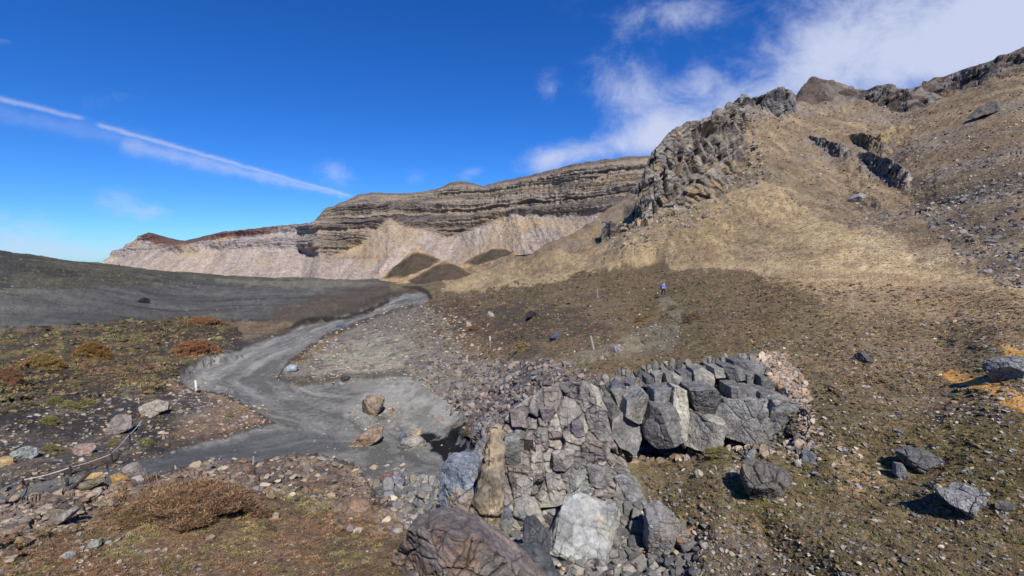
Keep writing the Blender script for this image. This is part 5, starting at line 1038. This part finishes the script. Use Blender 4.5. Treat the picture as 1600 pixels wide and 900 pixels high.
for vi, (poly, cnt, (s0, s1), pal, nb, hr) in enumerate(VR):
    pa = np.array(poly, float); lo, hi = pa.min(0), pa.max(0); q = RNG.uniform(lo, hi, (cnt * 4, 2)); q = q[polysd(q[:, 0] + RNG.normal(0, 8, len(q)), q[:, 1] + RNG.normal(0, 5, len(q)), pa) > 0][:cnt]
    cl = fbm(np.stack([q[:, 0], q[:, 1] * 1.8, q[:, 0] * 0], -1), 45, 4, .6, 177 + vi); q = q[RNG.uniform(0, 1, len(q)) < (np.clip(.35 + cl * 3.0, .08, 1) if vi == 2 else np.clip(.72 + cl * 1.5, .12, 1))]
    v = vid(q[:, 0], q[:, 1]); okk = v >= 0; q, v = q[okk], v[okk]; okk = (R['stream'].ravel()[v] < .3) & (R['orange'].ravel()[v] < .3) & (R['trail'].ravel()[v] < .5); q, v = q[okk], v[okk]
    sp = s0 + (s1 - s0) * RNG.uniform(0, 1, len(q)) ** 2; ps = Vf[v]; rad = sp / F * ps[:, 1] * .5
    hue = fbm(np.stack([q[:, 0], q[:, 1] * 1.6, q[:, 0] * 0 + 5], -1), 55, 3, .6, 199); ci = np.clip(((hue + .35) / .7 * len(pal)).astype(int) + RNG.integers(-1, 2, len(q)), 0, len(pal) - 1)
    cc = 1.75 * np.stack([alb(*pal[c]) for c in ci]) * RNG.uniform(.8, 1.2, (len(q), 1))
    V, Fc, c3 = blades(ps, rad, rad * hr, nb, cc, 2000 + vi, .24 if nb > 20 else (.55 if nb > 10 else .8)); VV.append(V); FF.append(Fc + off); CC.append(c3); off += len(V)
V, Fc, cc = np.concatenate(VV), np.concatenate(FF), np.concatenate(CC)
# low cushions and dead clumps between the leaves
QS = [([(1160,440),(1640,460),(1640,620),(1260,620),(1180,540)], 5000, (2.2, 7), BRN), ([(1000,720),(1260,600),(1640,560),(1640,940),(1100,940)], 6500, (2.5, 11), BRN + OLV[:2]),
      ([(660,470),(900,435),(1030,425),(1240,440),(1250,520),(1130,560),(900,580),(740,560),(640,530)], 5500, (2, 7), BRN), ([(-80,520),(200,505),(310,495),(370,515),(330,560),(240,615),(-80,650)], 1600, (3, 12), BRN + OLV),
      ([(-80,960),(0,840),(150,810),(300,752),(400,768),(620,832),(615,960)], 1500, (4, 14), BRN), ([(690,440),(1000,345),(1190,300),(1440,400),(1640,455),(1240,445),(900,440)], 6000, (1.1, 3.2), BRN + TANV[2:]), ([(1150,180),(1640,150),(1640,450),(1300,330)], 3500, (1.2, 4), BRN)]
qp, qs, qc = [], [], []
for a, (poly, cnt, (s0, s1), pal) in enumerate(QS):
    pa = np.array(poly, float); lo, hi = pa.min(0), pa.max(0); q = RNG.uniform(lo, hi, (cnt * 3, 2)); q = q[polysd(q[:, 0], q[:, 1], pa) > -5][:cnt]; v = vid(q[:, 0], q[:, 1]); q, v = q[v >= 0], v[v >= 0]
    v_ok = (R['stream'].ravel()[v] < .3) & (R['orange'].ravel()[v] < .3) & (R['trail'].ravel()[v] < .5); q, v = q[v_ok], v[v_ok]; sp = (s0 + (s1 - s0) * RNG.uniform(0, 1, len(q)) ** 2.4) / F * Vf[v, 1] * .5
    qp.append(Vf[v]); qs.append(np.stack([sp * RNG.uniform(.9, 1.8, len(q)), sp, sp * RNG.uniform(.35, .7, len(q))], -1)); qc.append(1.1 * np.stack([alb(*pal[c]) for c in RNG.integers(0, len(pal), len(q))]) * RNG.uniform(.6, 1.2, (len(q), 1)))
qp, qs, qc = map(np.concatenate, (qp, qs, qc)); qR = np.stack([rotm(rr, True) for _ in range(len(qp))])
V2, F2, C2 = inst_mesh([(v_ + .12 * np.random.default_rng(8).normal(size=v_.shape), f_) for v_, f_ in P1[:5]], qp, qs, qR, qc, rr.integers(0, 5, len(qp)), 3)
Fc = np.concatenate([Fc, F2 + len(V)]); V = np.concatenate([V, V2]); cc = np.concatenate([cc, C2])
tag(mesh_obj('ground_cover', V, Fc, cc, M_leaf, smooth=False), 'brown, russet and olive alpine heath and grass covering the slopes', 'ground cover', kind='stuff')
def shrub(px, py, wpx, hpx, pal, label, name, cat, seed, dense=1.0, grp=None):
    p_ = at(px, py); Y_ = p_[1]; rad = wpx / F * Y_ / 2; h = hpx / F * Y_; r_ = np.random.default_rng(seed)
    p_ = p_ - np.array([0, -rad * .2, h * .3]); root = empty(name, tuple(p_), label, cat, grp)
    v, f = ICO[3]; b = v * np.array([rad * .6, rad * .4, h * .6]); b = b + vnorm(b, f) * (.16 * h * fbm(b, rad * .35, 3, .6, seed))[:, None]; b[:, 2] = np.maximum(b[:, 2], -h * .35)
    m = np.mean([alb(*c) for c in pal], 0); mesh_obj('stem_mat', b, f, np.ones(b.shape) * m * .6, M_leaf, root)
    k = int(420 * dense * max(.5, min(3, wpx / 40))); a = r_.uniform(0, 2 * np.pi, k); q = np.sqrt(r_.uniform(0, 1, k)); wob = 1 + .22 * np.sin(3 * a + seed) + .12 * np.sin(7 * a + seed * 2); q = q * wob; cz = np.sqrt(np.clip(1 - q ** 2, 0, 1)) * h * .86 * (1 + .25 * np.sin(5 * a * q + seed)) + .2 * h
    ps = np.stack([np.cos(a) * q * rad * .92, np.sin(a) * q * rad * .46, cz - .04 * h], -1); gq = ps + p_; gq[:, 2] = p_[2] + h * .3; jx_, jy_ = proj(gq); gi = vid(jx_, jy_); gz = np.where(np.abs(Vf[gi, 1] - gq[:, 1]) < rad, Vf[gi, 2] - p_[2], h * .3); ps[:, 2] = np.minimum(ps[:, 2], gz + cz * .8 + .02); ps[:, 2] = np.maximum(ps[:, 2], gz); rd = np.full(k, max(rad * .09, .04)) * r_.uniform(.7, 1.3, k)
    c = 1.6 * np.stack([alb(*pal[j]) for j in r_.integers(0, len(pal), k)]); V, Fc, c3 = blades(ps, rd, rd * 1.1, 40, c, seed, .34)
    mesh_obj('foliage', V, Fc, c3, M_leaf, root, smooth=False); return root
shrub(300, 800, 190, 30, RED, 'big russet heath mound in the foreground below the wet path', 'heath_shrub', 'shrub', 31, 2.2)
shrub(215, 815, 90, 22, RED + BRN, 'low russet heath mound left of the big foreground mound', 'heath_shrub', 'shrub', 32, 1.5)
shrub(303, 552, 72, 20, [(138,98,70),(124,88,64)], 'rust brown heath clump at the left bank of the stream bend', 'heath_shrub', 'shrub', 33)
shrub(140, 558, 62, 24, [(132,106,62),(118,86,52)], 'tall tawny heath clump over a dark hollow on the left flat', 'heath_shrub', 'shrub', 34)
shrub(62, 575, 70, 20, [(128,112,70),(136,108,68)], 'olive yellow heath clump nearer the left edge than the tawny one', 'heath_shrub', 'shrub', 35)
shrub(12, 598, 46, 26, [(134,98,70),(118,86,64)], 'orange brown heath clump at the left edge', 'heath_shrub', 'shrub', 36)
shrub(310, 506, 60, 10, [(138,102,74),(122,92,68)], 'low orange heath strip at the far corner of the left flat', 'heath_shrub', 'shrub', 37)
shrub(76, 660, 32, 12, GRN, 'bright green moss cushion alone on dark soil', 'moss_cushion', 'moss', 38)
shrub(84, 629, 28, 10, GRN, 'green moss cushion farther up the dark soil', 'moss_cushion', 'moss', 39)
shrub(108, 638, 40, 12, GRN + OLV, 'wide yellow green moss cushion right of the upper cushion', 'moss_cushion', 'moss', 40)
shrub(135, 632, 34, 10, OLV, 'olive moss cushion on the dark soil farthest right', 'moss_cushion', 'moss', 41)
shrub(195, 652, 22, 8, OLV, 'small dark moss cushion behind the pinkish grey boulder', 'moss_cushion', 'moss', 42)
shrub(226, 694, 26, 12, GRN, 'moss cushion right of the railing bend beside the path', 'moss_cushion', 'moss', 43)
shrub(177, 696, 28, 10, OLV, 'moss cushion left of the railing bend', 'moss_cushion', 'moss', 44)
shrub(76, 706, 34, 12, OLV, 'olive moss cushion behind the railing near the left', 'moss_cushion', 'moss', 45)
shrub(358, 652, 16, 7, GRN, 'small green tuft on the stony point', 'moss_cushion', 'moss', 46)
shrub(816, 549, 34, 16, OLV + TANV[:1], 'pale olive tussock at the heath foot left of the leaning post', 'tussock', 'grass tussock', 47)
shrub(740, 516, 30, 8, RED, 'russet clump on the edge of the gravel bar', 'heath_shrub', 'shrub', 48)
shrub(1000, 503, 24, 9, [(140,100,56),(110,80,48)], 'tawny clump left of the foot trail bend', 'heath_shrub', 'shrub', 49)
shrub(1052, 482, 20, 7, BRN, 'brown clump beside the trail below the hiker', 'heath_shrub', 'shrub', 50)
shrub(1085, 500, 34, 12, RED, 'russet clump right of the dark trail hollow', 'heath_shrub', 'shrub', 51)
shrub(975, 720, 34, 30, GRN + OLV, 'green shrubby strip at the foot of the first columns', 'moss_cushion', 'moss', 52)
shrub(1120, 710, 46, 14, OLV, 'olive moss bank under the hanging columns', 'moss_cushion', 'moss', 53)

# ------------------------------------------------------------------ posts, rail
def tube(a, b, r0, r1, nseg=10):
    a, b = np.array(a, float), np.array(b, float); d = b - a; d /= np.linalg.norm(d); u = np.cross(d, [0.3, .9, .2]); u /= np.linalg.norm(u); w = np.cross(d, u)
    an = np.linspace(0, 2 * np.pi, nseg, endpoint=False); ring = np.cos(an)[:, None] * u + np.sin(an)[:, None] * w
    V = np.concatenate([a + ring * r0, b + ring * r1 * .97, b + ring * r1 * .8 + d * r1 * .25, a[None], (b + d * r1 * .25)[None]]); n = nseg; F_ = []
    for k in range(n):
        j = (k + 1) % n; F_ += [(k, j, n + j), (k, n + j, n + k), (n + k, n + j, 2 * n + j), (n + k, 2 * n + j, 2 * n + k), (3 * n, j, k), (3 * n + 1, 2 * n + k, 2 * n + j)]
    return V, np.array(F_)
def part(name, V, Fc, m, parent): return mesh_obj(name, V, Fc, None, m, parent, smooth=False)
def post(px, py, hpx, lean, wpx, label, mat, cap=None, foot=None):
    b = at(px, py); k = b[1] / F; h = hpx * k; r_ = wpx * k / 2
    root = empty('marker_post', tuple(b), label, 'marker post')
    t_ = np.array([lean * k, 0, h]); V, Fc = tube((0, 0, -.2), t_, r_, r_ * .92, 10)
    part('pole', V, Fc, mat, root)
    if cap: V, Fc = tube(t_ * (1 - cap), t_ * 1.02, r_ * 1.35, r_ * 1.35, 12); part('sleeve', V, Fc, M_white, root)
    if foot:
        v, f = rock_shape(2, 77, 8); part('base_block', v * np.array([r_ * 4, r_ * 3.4, h * .16]) + np.array([r_ * 1.5, 0, h * .12]), f, M_black, root)
    return root
post(307, 613, 19, -1, 2.6, 'white topped marker post with a black base on the left bank of the stream', M_white, .55, True)
post(394, 727, 14, 1.6, 3.0, 'short pale stub post on the near edge of the wet path', M_wood)
post(928.5, 544, 21, -6.5, 3.6, 'leaning weathered wooden post beside the foot trail below the hiker', M_wood)
post(932, 465, 14, -.4, 1.5, 'thin pale pole on the heath left of the hiker', M_wood)
post(764.5, 543, 18, -.3, 1.3, 'thin dark rod with a white top on the heath above the gravel bar', M_wood, .35)
fp_ = [(-60, 800, 0), (36.5, 762, 17), (109, 742, 17), (175, 722, 15), (203, 692, 14), (222, 670, 16)]
rail = empty('path_railing', tuple(at(109, 742)), 'low railing of dark posts and pale rope along the far side of the wet path', 'railing'); o0 = at(109, 742); tops = []
for k, (a, b, h) in enumerate(fp_):
    q = at(a, b); kk = q[1] / F; hh = 15.5 * kk; tops.append(q + np.array([0, -.05, hh - .03]))
    V, Fc = tube(q - [0, 0, .25], q + np.array([0, 0, hh]), .055, .055, 8)
    if k < 5: part('post', V - o0, Fc, M_dkwood, rail)
rv, rf, ro = [], [], 0
for a, b in zip(tops[:-1], tops[1:]):
    for s in range(5):
        sag = lambda u: np.array([0, 0, -.05 * 4 * u * (1 - u)])
        V, Fc = tube(a + (b - a) * s / 5 + sag(s / 5), a + (b - a) * (s + 1) / 5 + sag((s + 1) / 5), .019, .019, 8); rv.append(V - o0); rf.append(Fc + ro); ro += len(V)
part('rope', np.concatenate(rv), np.concatenate(rf), M_rail, rail)
q = at(112, 764); V, Fc = tube(q + np.array([-.12, 0, -.1]), q + np.array([.45, .25, .5]), .07, .05, 9); tag(mesh_obj('timber_stake', V, Fc, None, M_dkwood), 'dark broken timber stake leaning right in the scree below the railing', 'stake')
q = at(105, 758); V, Fc = tube(q + np.array([0, 0, -.1]), q + np.array([0, 0, .34]), .06, .06, 9); tag(mesh_obj('timber_stake', V, Fc, None, M_dkwood), 'short upright dark stake left of the leaning broken stake', 'stake')

# ------------------------------------------------------------------ hiker
def skin(name, joints, edges, mat, parent, sub=2):
    me = bpy.data.meshes.new(name); me.from_pydata([j[:3] for j in joints], edges, []); o = bpy.data.objects.new(name, me); C.objects.link(o)
    m = o.modifiers.new('skin', 'SKIN'); m.use_smooth_shade = True
    for k, j in enumerate(joints): me.skin_vertices[0].data[k].radius = (j[3], j[4] if len(j) > 4 else j[3])
    me.skin_vertices[0].data[0].use_root = True
    s = o.modifiers.new('sub', 'SUBSURF'); s.levels = sub; s.render_levels = sub; me.materials.append(mat)
    dg = bpy.context.evaluated_depsgraph_get(); ev = o.evaluated_get(dg); nm = bpy.data.meshes.new_from_object(ev); bpy.data.objects.remove(o)
    q = bpy.data.objects.new(name, nm); C.objects.link(q); q.parent = parent; return q
M_skin = _plain('skin', (.45, .28, .2), .6); M_navy = _plain('navy_cloth', (.02, .025, .05), .9); M_blue = _plain('blue_cloth', (.03, .1, .42), .85); M_lblue = _plain('pale_cloth', (.16, .24, .5), .85); M_hair = _plain('dark_hair', (.03, .02, .018), .8)
hb = at(1037, 462)
hk = empty('person', tuple(hb), 'hiker in dark clothes with a pale sleeve walking down the foot trail', 'person')
J = [(0,0,.98,.13,.1),(0,0,1.15,.13,.1),(0,0,1.36,.16,.11),(0,-.02,1.5,.06),(0,-.03,1.56,.055),(0,-.04,1.66,.085,.095),(0,-.03,1.75,.06,.075),
     (.19,0,1.42,.058),(.26,.03,1.17,.045),(.24,-.12,.97,.034),(.235,-.15,.9,.036),(-.19,0,1.42,.058),(-.27,.0,1.16,.045),(-.3,-.12,.97,.034),(-.3,-.16,.9,.036),
     (.09,0,.9,.095),(.1,-.14,.5,.062),(.1,-.12,.1,.042),(.1,-.28,.04,.036),(-.09,0,.9,.095),(-.11,.1,.5,.062),(-.12,.22,.1,.042),(-.12,.08,.04,.036)]
E = [(0,1),(1,2),(2,3),(3,4),(4,5),(5,6),(2,7),(7,8),(8,9),(9,10),(2,11),(11,12),(12,13),(13,14),(0,15),(15,16),(16,17),(17,18),(0,19),(19,20),(20,21),(21,22)]
skin('body', J, E, M_skin, hk)
skin('trousers', [(0,0,.98,.145,.115),(.09,0,.9,.105),(.1,-.14,.5,.078),(.1,-.125,.14,.062),(-.09,0,.9,.105),(-.11,.1,.5,.078),(-.12,.21,.14,.062)], [(0,1),(1,2),(2,3),(0,4),(4,5),(5,6)], M_navy, hk)
skin('jacket', [(0,0,1.02,.155,.12),(0,0,1.18,.15,.12),(0,0,1.36,.175,.125),(.19,0,1.42,.072),(.26,.03,1.17,.058),(.245,-.1,1.0,.048),(-.19,0,1.42,.072),(-.27,0,1.16,.058),(-.295,-.1,1.0,.048),(0,-.01,1.47,.08)], [(0,1),(1,2),(2,3),(3,4),(4,5),(2,6),(6,7),(7,8),(2,9)], M_lblue, hk)
skin('hair', [(0,.02,1.69,.085,.08),(0,.0,1.76,.075,.07)], [(0,1)], M_hair, hk)
for sx, yy in ((.1, -.2), (-.12, .15)): skin('boot', [(sx, yy + .08, .06, .055), (sx, yy - .1, .045, .045)], [(0, 1)], M_black, hk, 2)
hk.rotation_euler = (0, 0, .5)
bp_ = empty('backpack', tuple(hb + np.array([-.12, .22, 1.0])), 'bright blue hiking pack carried on the walking hiker', 'backpack')
v, f = ICO[3]; v = np.sign(v) * np.abs(v) ** .6 * np.array([.17, .12, .29]); part('pack_bag', v + np.array([0, 0, .15]), f, M_blue, bp_); v2 = v * np.array([.8, .5, .45]); part('front_pocket', v2 + np.array([0, .13, .03]), f, M_navy, bp_)
for s in (-1, 1): skin('strap', [(s*.09,-.1,.38,.018),(s*.1,-.3,.36,.018),(s*.1,-.33,.15,.018),(s*.1,-.15,-.02,.018)], [(0,1),(1,2),(2,3)], M_navy, bp_, 1)
bp_.rotation_euler = (0, 0, .5)
print('stones', len(S), 'ground verts', len(Vf), 'cover tris', len(Fc))
